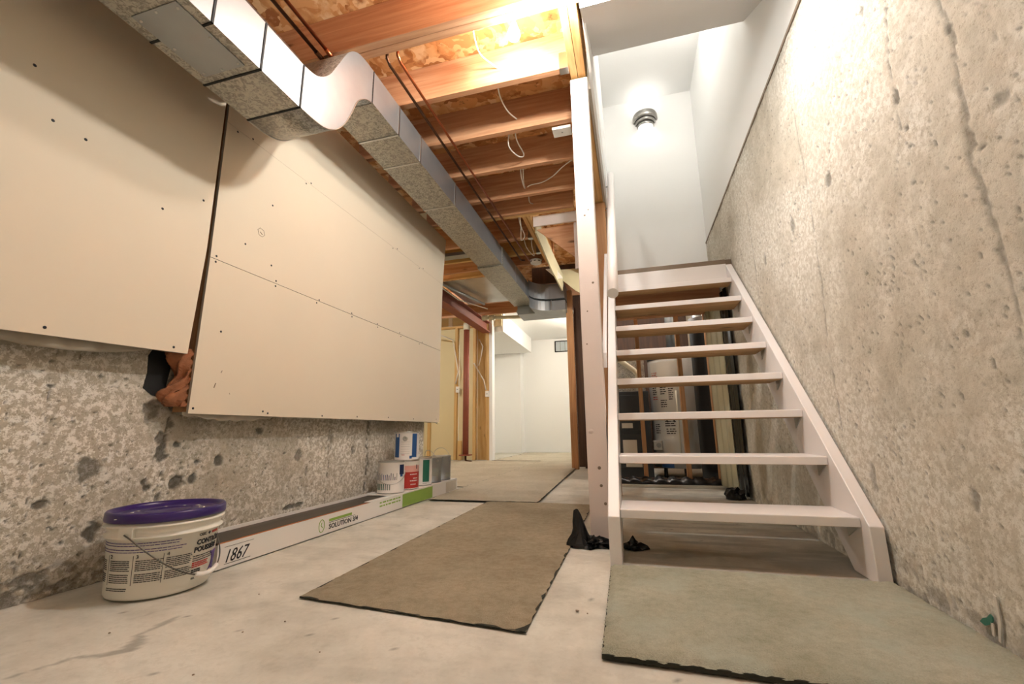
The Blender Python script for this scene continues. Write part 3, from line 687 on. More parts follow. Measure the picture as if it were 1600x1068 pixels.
# cables stapled at the joists
def cable(pts, lab, r=.0045):
    P = cat3(pts); return tag(MB().tube(P, r, 8).build('cable', 'cable'), lab, 'cable', 'white cables threaded through the joists')
def cat3(pts, n=24):
    P = [Vector(p) for p in pts]; out = []
    for i in range(n+1):
        t = i/n*(len(P)-1); k = min(int(t), len(P)-2); u = t-k
        p0, p1, p2, p3 = P[max(k-1, 0)], P[k], P[k+1], P[min(k+2, len(P)-1)]
        out.append(.5*((2*p1)+(-p0+p2)*u+(2*p0-5*p1+4*p2-p3)*u*u+(-p0+3*p1-3*p2+p3)*u**3))
    return out
cable([(-.66, 1.72, 2.60), (-.69, 1.80, 2.60), (-.70, 1.93, 2.59), (-.66, 2.03, 2.60), (-.635, 2.068, 2.60)], 'white cable beside the bulb entering the brightly lit joist')
cable([(-.66, 2.12, 2.60), (-.67, 2.22, 2.55), (-.66, 2.36, 2.55), (-.63, 2.478, 2.575)], 'white cable dropping onto the second joist')
cable([(-.68, 2.53, 2.60), (-.73, 2.62, 2.50), (-.70, 2.78, 2.51), (-.66, 2.80, 2.53), (-.67, 2.62, 2.53), (-.66, 2.53, 2.60)], 'white cable loop between second and third joists')
cable([(-.72, 2.94, 2.6), (-.74, 3.02, 2.52), (-.76, 3.18, 2.52), (-.77, 3.28, 2.55), (-.74, 3.10, 2.52), (-.70, 2.94, 2.6)], 'white cable loop between third and fourth joists')
cable([(-.745, 3.275, 2.555), (-.70, 3.22, 2.535), (-.60, 3.20, 2.53), (-.50, 3.15, 2.54), (-.40, 3.05, 2.545), (-.26, 2.96, 2.56)], 'long white cable reaching right to the post')
cable([(-.76, 3.34, 2.6), (-.77, 3.42, 2.55), (-.78, 3.50, 2.54), (-.77, 3.59, 2.57)], 'short white cable beyond the fourth joist')
cable([(-.93, 3.70, 2.6), (-.94, 3.80, 2.46), (-.99, 4.0, 2.42), (-.94, 3.95, 2.44), (-.95, 3.8, 2.5), (-.94, 3.70, 2.6)], 'white cable loop beyond the doubled joist')
cable([(-.93, 4.2, 2.6), (-.94, 4.28, 2.47), (-.95, 4.44, 2.44), (-.98, 4.50, 2.46), (-1.02, 4.35, 2.5), (-1.02, 4.2, 2.6)], 'white cable loop near the smoke detector')

# ------------------------------------------------------------------ DRYWALL PANELS on left wall
DF = -1.762
def panel(lab, poly, screws, marks=()):
    o = thing('drywall_sheet', lab, 'drywall', (DF, poly[0][0], poly[0][1]))
    b = MB(); n = len(poly)
    vs = [(DF-.0125, y, z) for y, z in poly]+[(DF, y, z) for y, z in poly]
    b.add(vs, [tuple(range(n-1, -1, -1)), tuple(range(n, 2*n))], 0); b.add(vs, [(i, (i+1) % n, n+(i+1) % n, n+i) for i in range(n)], 1)
    b.build('board', ['drywall', 'gyps'], o)
    for y, z in screws:
        MB().lathe([(0, .0008), (.004, .0012), (.0052, 0)], (0, 0, 0), 10).build('screw', 'ink', o)
        s = o.children[-1] if False else bpy.data.objects[C.objects[-1].name]
        s.matrix_local = Matrix.Translation(Vector((DF+.0003, y, z))-WORLD[o.name]) @ Matrix.Rotation(PI/2, 4, 'Y')
    for (pts, w) in marks:
        b = MB().tube([(DF+.0002, y, z) for y, z in pts], w, 6); b.build('scratch', 'sill', o)
    return o
panel('left beige drywall panel, ending above the exposed concrete', [(-2.1, .80), (.78, .815), (1.335, .835), (1.355, 1.3), (1.350, 2.05), (1.356, 2.46), (-2.1, 2.46)],
      [(.876,.842),(1.276,.852),(.789,1.516),(.879,1.51),(.72,1.663),(1.153,1.394),(1.31,1.516)])
panel('lower beige drywall panel in the middle of left wall, above paint cans', [(1.372, .592), (3.79, .592), (3.785, 1.274), (1.375, 1.277)],
      [(1.403,1.266),(1.745,1.264),(2.055,1.262),(2.393,1.263),(2.697,1.262),(3.03,1.262),(3.344,1.26),(1.747,.615),(1.778,.607),(2.176,.606),(2.515,.61),(2.897,.615),(3.288,.613),(3.72,.62),(1.39,.614),(1.471,.959)],
      [([(1.501,.786),(1.496,.775)], .0016), ([(1.477,.728),(1.471,.706)], .002), ([(1.55, .69), (1.553, .684)], .001)])
panel('middle beige drywall strip between two long horizontal seams', [(1.375, 1.2795), (3.785, 1.277), (3.80, 1.955), (1.368, 1.957)],
      [(1.403,1.293),(1.745,1.292),(2.074,1.285),(2.389,1.286),(2.691,1.284),(3.01,1.287),(3.4,1.285),(1.705,1.363),(1.54,1.411),(1.673,1.686),(1.426,1.945),(1.889,1.943),(2.852,1.945),(3.299,1.943)],
      [([(1.60,1.515),(1.612,1.53),(1.635,1.525),(1.645,1.505),(1.63,1.488),(1.61,1.492),(1.60,1.515)], .0012), ([(1.615,1.51),(1.63,1.50)], .002)])
panel('topmost beige drywall strip beneath the S-shaped duct', [(1.368, 1.958), (3.80, 1.956), (3.86, 2.46), (1.362, 2.46)],
      [(1.512,1.967),(1.927,1.967),(2.917,1.967),(3.373,1.967)])
# furring studs behind the panels, torn paper & poly under them
for y, z0, lab in ((.2, .86, 'furring stud behind the left drywall panel'), (.62, .86, 'furring stud behind the right part of left drywall panel'), (2.6, .62, 'furring stud hidden behind the middle drywall'), (3.735, .60, 'furring stud at the far end of the middle drywall')):
    tag(MB().box((XL+.012, y, z0), (DF-.0135, y+.038, 2.45)).build('furring_stud', 'wood_z', None), lab, 'stud', 'furring studs behind the drywall')
def sheetstrip(name, lab, pts_top, drop, mat, x, seed, n=60, cat_='plastic sheet'):
    y0, z0, y1, z1 = pts_top; P = []
    for j in range(5):
        row = []
        for i in range(n+1):
            t = i/n; y = y0+(y1-y0)*t; z = z0+(z1-z0)*t; d = drop(t)
            row.append((x+.006*math.sin(t*37+seed)+.008*(j/4)*math.sin(t*13+seed*2), y, z-d*j/4))
        P.append(row)
    o = MB().grid(P).build(name, mat, None, solid=.0015); return tag(o, lab, cat_)
sheetstrip('plastic_sheet', 'dull plastic sheet hanging below the left drywall panel', (.70, .84, 1.30, .865), lambda t: .03+.035*math.sin(PI*min(1, t*1.2))**.8, 'hangpoly', DF-.032, 1)
sheetstrip('torn_paper_edge', 'ragged paper edge hanging below the lower drywall panel', (1.37, .60, 2.15, .60), lambda t: .012+.022*max(0, math.sin(t*5.2))+.004*math.sin(t*60), 'paper', DF-.030, 3, cat_='paper')
sheetstrip('torn_paper_edge', 'thin paper edge under the far half of the lower drywall', (2.15, .60, 3.80, .60), lambda t: .008+.004*math.sin(t*44)+.02*max(0, t-.93)*14, 'paper', DF-.030, 4, cat_='paper')
# insulation in the gap
b = MB(); P = []
for i in range(26):
    row = []
    for j in range(18):
        t = i/25; a = j/17*PI
        z = .62+.24*t; y = 1.372-math.sin(a)*(.045+.03*math.sin(t*9)+.02*math.sin(t*23+j)) ; x = (XL+.045)+.035*math.cos(a)+.008*math.sin(i*1.7+j*2.1)
        row.append((x, y, z))
    P.append(row)
tag(b.grid(P).build('insulation', 'insul', None), 'tuft of pink-orange fibreglass insulation in the gap below left panel', 'insulation')
tag(MB().box((XL+.006, 1.375, .60), (XL+.075, 1.405, 2.4)).build('furring_stud', 'stud'), 'dark orange stud edge beside the pink insulation', 'stud')
tag(MB().prism([(1.250, .69), (1.285, .665), (1.31, .66), (1.335, .70), (1.345, .79), (1.33, .86), (1.27, .86), (1.252, .82), (1.258, .75)], 'x', XL+.002, XL+.0045).build('black_gap_patch', 'blackgap'), 'flat black patch in the gap left of the insulation', 'plastic sheet')  # flat black polygon standing in for the open gap

# ------------------------------------------------------------------ RUGS
def rug(name, lab, poly, h, mat, amp=.0015, step=.03, edge='rugedge', z0=.0025):
    o = thing(name, lab, 'carpet', (sum(p[0] for p in poly)/len(poly), sum(p[1] for p in poly)/len(poly), 0))
    n = len(poly); vs = [(x, y, z0) for x, y in poly]+[(x, y, z0+h*.45) for x, y in poly]
    MB().add(vs, [tuple(range(n-1, -1, -1)), tuple(range(n, 2*n))]+[(i, (i+1) % n, n+(i+1) % n, n+i) for i in range(n)]).build('backing', edge, o)
    # pile: inset grid for quads
    A, B_, C_, D_ = [Vector(p) for p in (poly if n == 4 else poly[:4])]
    nu = max(6, int((B_-A).length/step)); nv = max(6, int((D_-A).length/step)); P = []
    for j in range(nv+1):
        row = []
        for i in range(nu+1):
            s_, t_ = i/nu, j/nv
            q = (A*(1-s_)+B_*s_)*(1-t_)+(D_*(1-s_)+C_*s_)*t_
            e = min(s_*(B_-A).length, (1-s_)*(B_-A).length, t_*(D_-A).length, (1-t_)*(D_-A).length)
            f = min(1, e/.02)**.5
            jx = .003*math.sin(i*12.9+j*78.2)
            row.append((q.x+jx, q.y+.003*math.sin(i*39.3+j*11.1), z0+h*(.42+.58*f)+amp*math.sin(i*1.3+j*2.7)*math.sin(j*1.9-i*.7)))
        P.append(row)
    MB().grid(P).build('pile', mat, o)
    return o
rug('carpet_offcut', 'brownish tan carpet piece lying in the middle of the floor', [(-1.045, 1.25), (-.30, 1.185), (-.305, 3.14), (-1.06, 3.18)], .008, 'rugtan')
rug('carpet_offcut', 'large beige carpet piece at the far end of the floor', [(-1.52, 3.10), (-.685, 3.12), (-.82, 7.25), (-1.52, 7.25)], .008, 'rugbeige', z0=.010)
rug('carpet_offcut', 'beige carpet in the side area by the far stud wall', [(-3.7, 3.9), (-1.525, 3.9), (-1.525, 7.25), (-3.7, 7.25)], .008, 'rugbeige', step=.08)
rug('carpet_offcut', 'beige carpet on the floor of the white far room', [(-2.41, 7.35), (-.66, 7.35), (-.66, 10.0), (-2.41, 10.0)], .008, 'rugbeige', step=.1)
rug('carpet_mat', 'thick grey-green carpet mat at the foot of the stairs', [(-.103, 1.105), (.772, 1.08), (.772, 1.775), (-.115, 1.765)], .022, 'ruggreen', .002, .012)

# ------------------------------------------------------------------ FLOORING CARTON
cx0, cx1, cy0, cy1, ch = -1.755, -1.552, 1.395, 3.74, .095
bx = thing('flooring_carton', 'long white flooring carton lying on floor by left wall under the cans', 'box', (cx1, 2.5, 0))
MB().box((cx1-.003, cy0, .002), (cx1, cy1, ch)).box((cx0, cy0, .002), (cx0+.003, cy1, ch+.012)).box((cx0, cy0, .002), (cx1, cy1, .005)).box((cx0, cy0, .002), (cx1, cy0+.003, ch-.004)).box((cx0, cy1-.003, .002), (cx1, cy1, ch)).build('tray', 'carton', bx, .001)
MB().box((cx0, 2.66, ch), (cx1, cy1, ch+.003)).box((cx1-.045, 2.40, ch), (cx1, 2.66, ch+.002)).build('top_flap', 'carton', bx)
MB().box((cx1-.0005, 2.78, .006), (cx1+.0012, 3.24, ch-.006)).build('green_band', 'cartongreen', bx)
MB().box((cx1-.0005, 3.50, .008), (cx1+.0012, 3.72, ch-.008)).build('beige_band', 'paper', bx)
onbox = lambda y0, z0: (lambda u, v, w: (cx1+.0008+w, y0+u, z0+v))
text('lettering_1867', '1867', .066, 'ink', bx, onbox(1.425, .022), sx=.80, shear=.35)
MB().box((cx1, 1.43, .016), (cx1+.001, 1.55, .0175)).box((cx1, 1.425, .079), (cx1+.001, 1.56, .0800)).build('rule_line', 'ink', bx)
text('lettering_solution', 'SOLUTION 3/4', .034, 'ink', bx, onbox(2.03, .022), sx=1.12, bold=.0006)
MB().box((cx1, 2.03, .052), (cx1+.001, 2.25, .054)).build('rule_line', 'ink', bx)
MB().box((cx1, 2.03, .058), (cx1+.001, 2.22, .071)).build('green_caption', 'cartongreen', bx)
b = MB().tube([(cx1+.0005, 1.975+.02*math.cos(t), .047+.030*math.sin(t)) for t in [i*PI/10 for i in range(21)]], .0018, 6); b.build('leaf_emblem', 'cartongreen', bx)
MB().tube([(cx1+.0005, 1.975, .062), (cx1+.0005, 1.97, .050), (cx1+.0005, 1.982, .038)], .002, 6).build('leaf_emblem', 'cartongreen', bx)
def dashes(name, m, parent, fn, rows, u0, u1, lh, th, gap=.5):
    b = MB(); v = 0
    for r in range(rows):
        u = u0; end = u1-(random.random()*.12*(u1-u0))
        while u < end:
            L = random.uniform(.8, 2.6)*lh; L = min(L, end-u)
            q = [fn(u, v, 0), fn(u+L, v, 0), fn(u+L, v+th, 0), fn(u, v+th, 0)]
            if L > lh*.3: b.add(q, [(0, 1, 2, 3)])
            u += L+lh*gap
        v -= lh
    o = b.build(name, m, parent, solid=.0004); return o
dashes('faint_green_caption', 'cartongreen', bx, lambda u, v, w: (cx1+.0006, u, .072+v), 2, 2.50, 2.76, .02, .009)
pk = thing('laminate_plank', 'dark laminate planks with orange edges lying open in the white carton', 'plank', (-1.65, 2.0, .05))
MB().box((cx0+.008, 1.42, .083), (cx1-.030, 2.655, .093)).build('board', 'plank', pk, .001)
MB().box((cx1-.0295, 1.42, .084), (cx1-.022, 2.655, .0925)).build('tongue_edge', 'orange', pk)
MB().box((cx1-.0215, 1.42, .070), (cx1-.006, 2.655, .0835)).build('groove_edge', 'orange', pk)
MB().box((cx0+.008, 1.42, .006), (cx1-.022, 2.655, .0825)).build('board_stack', 'plank', pk)

# ------------------------------------------------------------------ PAINT CANS
def can_base(lab, x, y, z, r, h, bodym, name='paint_can', lidm='steel', group='paint cans on the carton'):
    o = thing(name, lab, 'paint can', (x, y, z), group)
    MB().lathe([(0, .004), (r*.97, .004), (r, 0), (r, .006), (r*.985, .008), (r*.985, h-.012), (r, h-.010), (r*1.015, h-.004), (r, h)], (x, y, z), 40).build('body', bodym, o)
    MB().lathe([(r, h-.001), (r*.93, h), (r*.91, h-.006), (r*.86, h-.006), (r*.84, h-.001), (0, h-.002)], (x, y, z), 40).build('lid', lidm, o)
    MB().lathe([(r*1.0, h-.009), (r*1.02, h-.004), (r*1.0, h+.001)], (x, y, z), 40).build('rim', 'steel', o)
    return o
def patch(name, m, parent, x, y, z, r, a0, a1, h0, h1, n=14):
    """printed area curved round the can; angles in degrees, 0 = +x, counter-clockwise"""
    MB().lathe([(r*.985+.0006, h0), (r*.985+.0006, h1)], (x, y, z), n, a0=R(a0), a1=R(a1)).build(name, m, parent)
def bail(parent, x, y, z, r, a, zb, tilt, m='steel', rr=.0022, k=1.08):
    a = R(a); e1 = Vector((math.cos(a), math.sin(a), 0)); e2 = Vector((-math.sin(a), math.cos(a), 0)); dz = Vector((0, 0, 1))
    P = []
    for i in range(25):
        t = i*PI/24
        P.append(Vector((x, y, z+zb)) + e1*math.cos(t)*(r*1.02) + (e2*math.cos(R(tilt))+dz*math.sin(R(tilt)))*math.sin(t)*r*k)
    hd = MB().tube(P, rr, 8).build('bail_handle', m, parent)
    for s in (1, -1):
        q = Vector((x, y, z+zb))+e1*s*r
        MB().tube([q-e1*s*.004, q+e1*s*.004], .012, 14).build('ear', m, hd)
T0 = -60   # direction towards the camera from the cans
x, y, r, h = -1.659, 2.80, .092, .208
c = can_base('white paint can with blue and navy drips, nearest on the carton', x, y, .1012, r, h, 'canwhite')
patch('navy_patch', 'cannavy', c, x, y, .1012, r, -22, 8, .12, .185)
patch('light_blue_patch', 'canblue', c, x, y, .1012, r, -18, -2, .105, .12)
for k in range(13):
    a = -135+k*8.2; hh = .02+.03*random.random()
    patch('blue_drip', random.choice(['canblue', 'cannavy', 'inkgrey']), c, x, y, .1012, r, a, a+2.2+2*random.random(), .085, .085+hh, 3)
for k in range(9):
    a = -140+k*9.2; patch('green_stripe', 'cangreen' if k < 6 else 'inkgrey', c, x, y, .1012, r, a, a+5, .022, .062, 3)
bail(c, x, y, .1012, r, -150, .13, -38, k=1.25)
x2, y2, r2_, h2 = -1.652, 3.005, .090, .203
c = can_base('red paint can with a pink faded top, under the blue and white can', x2, y2, .1012, r2_, h2, 'canwhite')
patch('red_print', 'canred', c, x2, y2, .1012, r2_, -95, 30, .006, .12)
patch('pink_print', 'canpink', c, x2, y2, .1012, r2_, -95, 30, .12, .165)
patch('cream_print', 'tanklabel', c, x2, y2, .1012, r2_, -95, 30, .165, .19)
for hz, (a0, a1) in zip((.03, .055, .072, .10), ((-42, -12), (-45, 0), (-30, -2), (-45, -5))):
    for k in range(5):
        q = a0+(a1-a0)*k/5; patch('white_caption', 'canwhite', c, x2, y2, .1012, r2_+.0006, q, q+(a1-a0)/5*.75, hz, hz+.007, 3)
patch('black_tick', 'ink', c, x2, y2, .1012, r2_, -12, -6, .14, .17, 3)
c = can_base('blue and white paint can stacked on top of the red can', x2-.004, y2-.004, .3052, r2_, h2, 'canwhite', group=None)
X2, Y2 = x2-.004, y2-.004
patch('blue_side', 'canblue', c, X2, Y2, .3052, r2_, -128, -98, .02, .19)
patch('blue_side', 'canblue', c, X2, Y2, .3052, r2_, -36, -8, .02, .19)
patch('white_tear', 'canwhite', c, X2, Y2, .3052, r2_+.0005, -118, -104, .165, .19)
for k in range(6): patch('label_rule', 'inkgrey', c, X2, Y2, .3052, r2_, -90, -48, .045+.017*k, .0462+.017*k)
patch('red_caption', 'inkred', c, X2, Y2, .3052, r2_, -86, -70, .036, .040)
patch('blue_square', 'canblue', c, X2, Y2, .3052, r2_+.0006, -48, -36, .012, .032, 4)
MB().lathe([(0, 0), (.010, .001), (.017, .003), (.019, 0)], (0, 0, 0), 18).build('ear', 'steel', c)
e_ = C.objects[-1]; e_.matrix_local = Matrix.Translation((r2_*math.cos(R(-70))*.98, r2_*math.sin(R(-70))*.98, .155)) @ Matrix.Rotation(R(-70), 4, 'Z') @ Matrix.Rotation(PI/2, 4, 'Y')
MB().tube([(X2+.03, Y2-.085, .303+.155), (X2+.036, Y2-.07, .303+.20), (X2+.05, Y2-.03, .303+.245)], .0016, 6).build('bail_handle', 'steel', c)
x3, y3 = -1.661, 3.245
c = can_base('white paint can with a dark green stripe, behind the red can', x3, y3, .1012, .090, .205, 'canwhite')
patch('green_stripe', 'cangreen', c, x3, y3, .1012, .090, -52, -14, .025, .19)
patch('green_stripe', 'inkgrey', c, x3, y3, .1012, .090, -52, -30, .012, .016)
x4, y4 = -1.652, 3.42
c = can_base('bare silver paint can streaked with grey paint', x4, y4, .1012, .084, .20, 'galv_s')
patch('torn_label', 'inkgrey', c, x4, y4, .1012, .084, -120, -95, .02, .15)
patch('torn_label', 'tanklabel', c, x4, y4, .1012, .084, -92, -70, .015, .10)
patch('torn_label', 'inkgrey', c, x4, y4, .1012, .084, -60, -20, .05, .11)
bail(c, x4, y4, .1012, .084, 150, .17, 66, k=1.1)
x5, y5 = -1.645, 3.60
c = can_base('silver paint can with raised wire handle, farthest on the carton', x5, y5, .1012, .082, .20, 'galv_s')
bail(c, x5, y5, .1012, .082, 178, .17, 80, k=1.2)
patch('torn_label', 'inkgrey', c, x5, y5, .1012, .082, -40, 10, .02, .06)

# ------------------------------------------------------------------ BUCKET
BX, BY, BR0, BR1, BH = -1.595, 1.222, .143, .158, .262
bk = thing('drywall_compound_bucket', 'white plastic bucket with purple lid and printed label by left wall', 'bucket', (BX, BY, 0))
rad = lambda z: BR0+(BR1-BR0)*z/BH
MB().lathe([(0, .004), (BR0-.012, .003), (BR0-.004, .006), (BR0, .014), (rad(.185), .185), (rad(.185)+.010, .187), (rad(.185)+.011, .191), (rad(.19)+.002, .194),
            (rad(.215)+.002, .215), (rad(.218)+.012, .219), (rad(.218)+.013, .224), (rad(.225)+.002, .228), (rad(.24), .24)], (BX, BY, 0), 72).build('pail', 'bucket', bk)
ll = MB().lathe([(rad(.236)+.002, .232), (.168, .234), (.1695, .240), (.1685, .258), (.165, .263), (.158, .263), (.153, .258), (.150, .250), (.132, .249), (.129, .252), (.126, .249), (.07, .2485), (.067, .251), (.064, .2485), (0, .2485)], (BX, BY, 0), 72)
lidob = ll.build('lid', 'lid', bk)
A0 = math.degrees(math.atan2(-BY, -BX))       # azimuth facing the camera
def onb(a_deg, z0, lift=.0006):
    def f(u, v, w):
        z = z0+v; rr = rad(z)+lift+w; t = R(A0+a_deg)+u/rad(z)
        return (BX+rr*math.cos(t), BY+rr*math.sin(t), z)
    return f
f = onb(0, 0)
deg = lambda d: R(d)*.15
b = MB()
for k in range(4):
    z = .172-.0075*k-(.004 if k > 1 else 0)
    dashes('purple_caption', 'inkpurple', bk, lambda u, v, w, z=z: onb(0, z)(u, v, w), 1, deg(-88), deg(25), .006, .0022, .25)
for a_, n_ in ((-61, '2'), (-28, '3'), (2, '4')):
    text('step_number', n_, .016, 'ink', bk, onb(a_+2, .128))
    b = MB()
    q = [onb(a_-1, 0)(0, .05, .0), onb(a_-1, 0)(.0012, .05, 0), onb(a_-1, 0)(.0012, .137, 0), onb(a_-1, 0)(0, .137, 0)]
    b.add(q, [(0, 1, 2, 3)]).build('divider_line', 'ink', bk, solid=.0004)
    dashes('instruction_text', 'ink', bk, onb(a_+2, .120), 6, 0, deg(28), .0056, .0022, .25)
    dashes('instruction_text', 'ink', bk, onb(a_+2, .080), 5, 0, deg(28), .0056, .0022, .25)
dashes('instruction_text', 'ink', bk, onb(-86, .120), 6, 0, deg(20), .0056, .0022, .25)
dashes('instruction_text', 'ink', bk, onb(-86, .080), 5, 0, deg(20), .0056, .0022, .25)
dashes('instruction_text', 'ink', bk, onb(-63, .040), 2, 0, deg(30), .0056, .0022, .25)
text('lettering_brand', 'CGC', .0125, 'ink', bk, onb(37, .170), bold=.0003)
b = MB(); g = onb(50, .170); b.add([g(0, .004, 0), g(.006, .010, 0), g(.012, .004, 0), g(.006, -.002, 0)], [(0, 1, 2, 3)]).build('emblem', 'ink', bk, solid=.0004)
g = onb(57, .170); MB().grid([[g(u*.003, 0, 0) for u in range(14)], [g(u*.003, .008, 0) for u in range(14)]]).build('red_bar', 'inkred', bk, solid=.0004)
text('lettering_title', 'CONTRÔLE', .0225, 'ink', bk, onb(35, .143), bold=.0008, sx=.95)
text('lettering_title', 'POUSSIÈRE', .0225, 'ink', bk, onb(33, .120), bold=.0008, sx=.95)
dashes('small_caption', 'ink', bk, onb(33, .106), 3, 0, deg(34), .007, .0026, .25)
dashes('red_caption', 'inkred', bk, onb(33, .084), 3, 0, deg(26), .006, .004, .2)
dashes('small_caption', 'ink', bk, onb(33, .062), 2, 0, deg(14), .006, .004, .2)
text('litre_mark', '12 L', .008, 'ink', bk, onb(34, .036))
P = []
for j in range(8):
    row = []
    for i in range(12):
        t = i/11; s_ = j/7
        row.append(onb(60+t*40+8*math.sin(s_*3), .044+.062*s_*(1-.1*math.sin(t*9)), .0005)(0, .006*math.sin(t*8), 0))
    P.append(row)
MB().grid(P).build('purple_swoosh', 'inkpurple', bk, solid=.0004)
ea = R(A0-37)
for s in (0, PI):
    q = Vector((BX, BY, .203)); e1 = Vector((math.cos(ea+s), math.sin(ea+s), 0)); e2 = Vector((-math.sin(ea+s), math.cos(ea+s), 0))
    b = MB(); pts = []
    for zz in (.190, .222):
        for k in (-1, 1):
            for d in (0, .014): pts.append(Vector((BX, BY, zz))+e1*(rad(zz)+d)+e2*.022*k)
    b.add(pts, [(0, 1, 3, 2), (4, 5, 7, 6), (0, 1, 5, 4), (2, 3, 7, 6), (1, 3, 7, 5)]).build('handle_ear', 'bucket', bk)
P = []
e1 = Vector((math.cos(ea), math.sin(ea), 0)); e2 = Vector((-math.sin(ea), math.cos(ea), 0)); dn = Vector((0, 0, -1))
for i in range(41):
    t = i*PI/40; hor = .163*math.sin(t); dr = .158*math.sin(t)**1.2
    P.append(Vector((BX, BY, .203)) + e1*math.cos(t)*.172 + e2*hor*1.0 + dn*dr)
P2 = []
for p in P:
    d = Vector((p.x-BX, p.y-BY)); m_ = rad(p.z)+.006
    if d.length < m_: d = d.normalized()*m_; p = Vector((BX+d.x, BY+d.y, p.z))
    P2.append(p)
bh_ = MB().tube(P2, .0022, 8).build('bail_handle', 'wire', bk)
MB().tube(P2[16:25], .0078, 12).build('handle_grip', 'plasticwhite', bh_)
for k in range(16):
    a = random.uniform(0, 2*PI); r0 = random.choice([.169, .10, .09, .14])
    zz = .2495 if r0 < .15 else .2475
    q = (BX+r0*math.cos(a), BY+r0*math.sin(a), zz)
    MB().lathe([(0, .0015), (.003+.003*random.random(), .001), (.005, 0)], q, 8).build('splatter', 'plaster', lidob)
for a, L in ((-60, .05), (-20, .035), (30, .05), (75, .03)):
    MB().tube([(BX+.10*math.cos(R(a)+t*L*10), BY+.10*math.sin(R(a)+t*L*10), .2492) for t in [i/8 for i in range(9)]], [.0005+.0022*math.sin(i/8*PI) for i in range(9)], 6).build('splatter', 'plaster', lidob)

# ------------------------------------------------------------------ PLASTIC SCRAPS
def crumple(name, lab, c, sc_, mat, seed, sub=3, spikes=()):
    bm = bmesh.new(); bmesh.ops.create_icosphere(bm, subdivisions=sub, radius=1.0)
    r_g = random.Random(seed); off = [(r_g.uniform(-9, 9), r_g.uniform(-9, 9)) for _ in range(3)]
    for v in bm.verts:
        d = v.co.normalized()
        n = float(fbm(np.array([d.x*2.2+off[0][0]]), np.array([d.y*2.2+d.z*1.7+off[0][1]]), 3, seed)[0])-.5
        n2 = r_g.uniform(-.12, .12)
        k = 1+n*1.1+n2
        v.co = Vector((d.x*k*sc_[0], d.y*k*sc_[1], max(d.z*k*sc_[2], -sc_[2]*.0)))
    for (dx, dy, dz, px, py, pz, rr) in spikes:
        D = Vector((dx, dy, dz)).normalized()
        for v in bm.verts:
            if v.co.length and v.co.normalized().dot(D) > rr:
                w = (v.co.normalized().dot(D)-rr)/(1-rr); v.co += Vector((px, py, pz))*w
    me = bpy.data.meshes.new(name); bm.to_mesh(me); bm.free(); me.materials.append(MT[mat])
    o = bpy.data.objects.new(name, me); C.objects.link(o); o.location = c; WORLD[o.name] = Vector(c)
    return tag(o, lab, 'plastic scrap')
crumple('plastic_scrap', 'crumpled glossy black plastic wrapped around the foot of the white post', (-.212, 2.078, .002), (.066, .05, .045), 'blackpoly', 5, 4, [(-.75, -.2, .6, -.03, .0, .13, .80), (1, 0, 0, .04, 0, -.01, .8), (-1, -.3, 0, -.05, 0, 0, .8)])
crumple('plastic_scrap', 'small torn black plastic bits beside the left stair stringer', (-.035, 2.07, .002), (.04, .035, .035), 'blackpoly', 9, 3, [(1, 0, .2, .035, 0, .0, .8), (0, 0, 1, 0, 0, .025, .9)])
crumple('plastic_scrap', 'bunched black plastic at the wall foot behind the stairs', (.685, 3.62, .002), (.062, .06, .075), 'black', 13, 3)
for k, (x, y, s) in enumerate(((-.19, 1.36, .006), (-.16, 1.35, .003), (-1.02, 1.02, .003), (-.96, 1.1, .003), (-1.36, .93, .003), (-.75, .98, .0025), (-.38, 2.45, .006), (-.95, .83, .003), (-1.2, 1.25, .003))):
    o = crumple('crumb', 'dark crumb of debris on the floor ' + ['between the tan carpet and green mat, larger', 'just right of the larger crumb', 'left of the near tan carpet corner', 'near the tan carpet left corner', 'in front of the white bucket', 'in front of the tan carpet edge', 'on the tan carpet by the post', 'nearest the camera', 'beside the tan carpet tip'][k], (x, y, 0), (s, s, s*.8), 'sill', 40+k, 1); o['category'] = 'debris'

# ------------------------------------------------------------------ BEHIND THE STAIRS
G = 'studs behind the stairs'
for x, lab in ((.085, 'leftmost orange stud seen between the treads'), (.465, 'middle orange stud in front of the water heater'), (.735, 'right orange stud beside the black sheeting')):
    stud(x, 4.36, .06, 1.60, lab, 'stud', .038, .089, G)
tag(MB().box((-.3, 4.36, .0), (XR-.01, 4.45, .058)).build('bottom_plate', 'dkwood'), 'wooden bottom plate under the studs behind stairs', 'plate')
tag(MB().box((-.3, 4.36, 1.602), (XR-.01, 4.45, 1.76)).build('header_board', 'joist'), 'orange header board over the studs under the landing', 'board')
def curtain(name, lab, path, z0, z1, mat, amp, wl, seed, n=50, nz=10, cat_='plastic sheet'):
    P = []
    (xa, ya), (xb, yb) = path; L = math.hypot(xb-xa, yb-ya); nx, ny = -(yb-ya)/L, (xb-xa)/L
    for j in range(nz+1):
        z = z0+(z1-z0)*j/nz; row = []
        for i in range(n+1):
            t = i/n; d = amp*math.sin(t*L/wl*2*PI+seed+.5*math.sin(z*2))+amp*.4*math.sin(t*L/wl*4.7+z*3+seed)
            row.append((xa+(xb-xa)*t+nx*d, ya+(yb-ya)*t+ny*d, z))
        P.append(row)
    o = MB().grid(P).build(name, mat, None, solid=.001); return tag(o, lab, cat_)
curtain('plastic_sheet', 'cream plastic covered batt hanging right of the orange studs', ((.690, 4.22), (.748, 3.80)), .03, 1.55, 'poly', .007, .13, 1)
curtain('black_sheet', 'narrow black sheet hanging on the concrete behind the stairs', ((.755, 3.79), (.765, 3.54)), .02, 1.60, 'blackpoly', .008, .11, 2)
curtain('black_sheet', 'black sheet behind the right orange stud', ((.60, 4.58), (.72, 4.48)), .02, 1.6, 'black', .006, .2, 3)
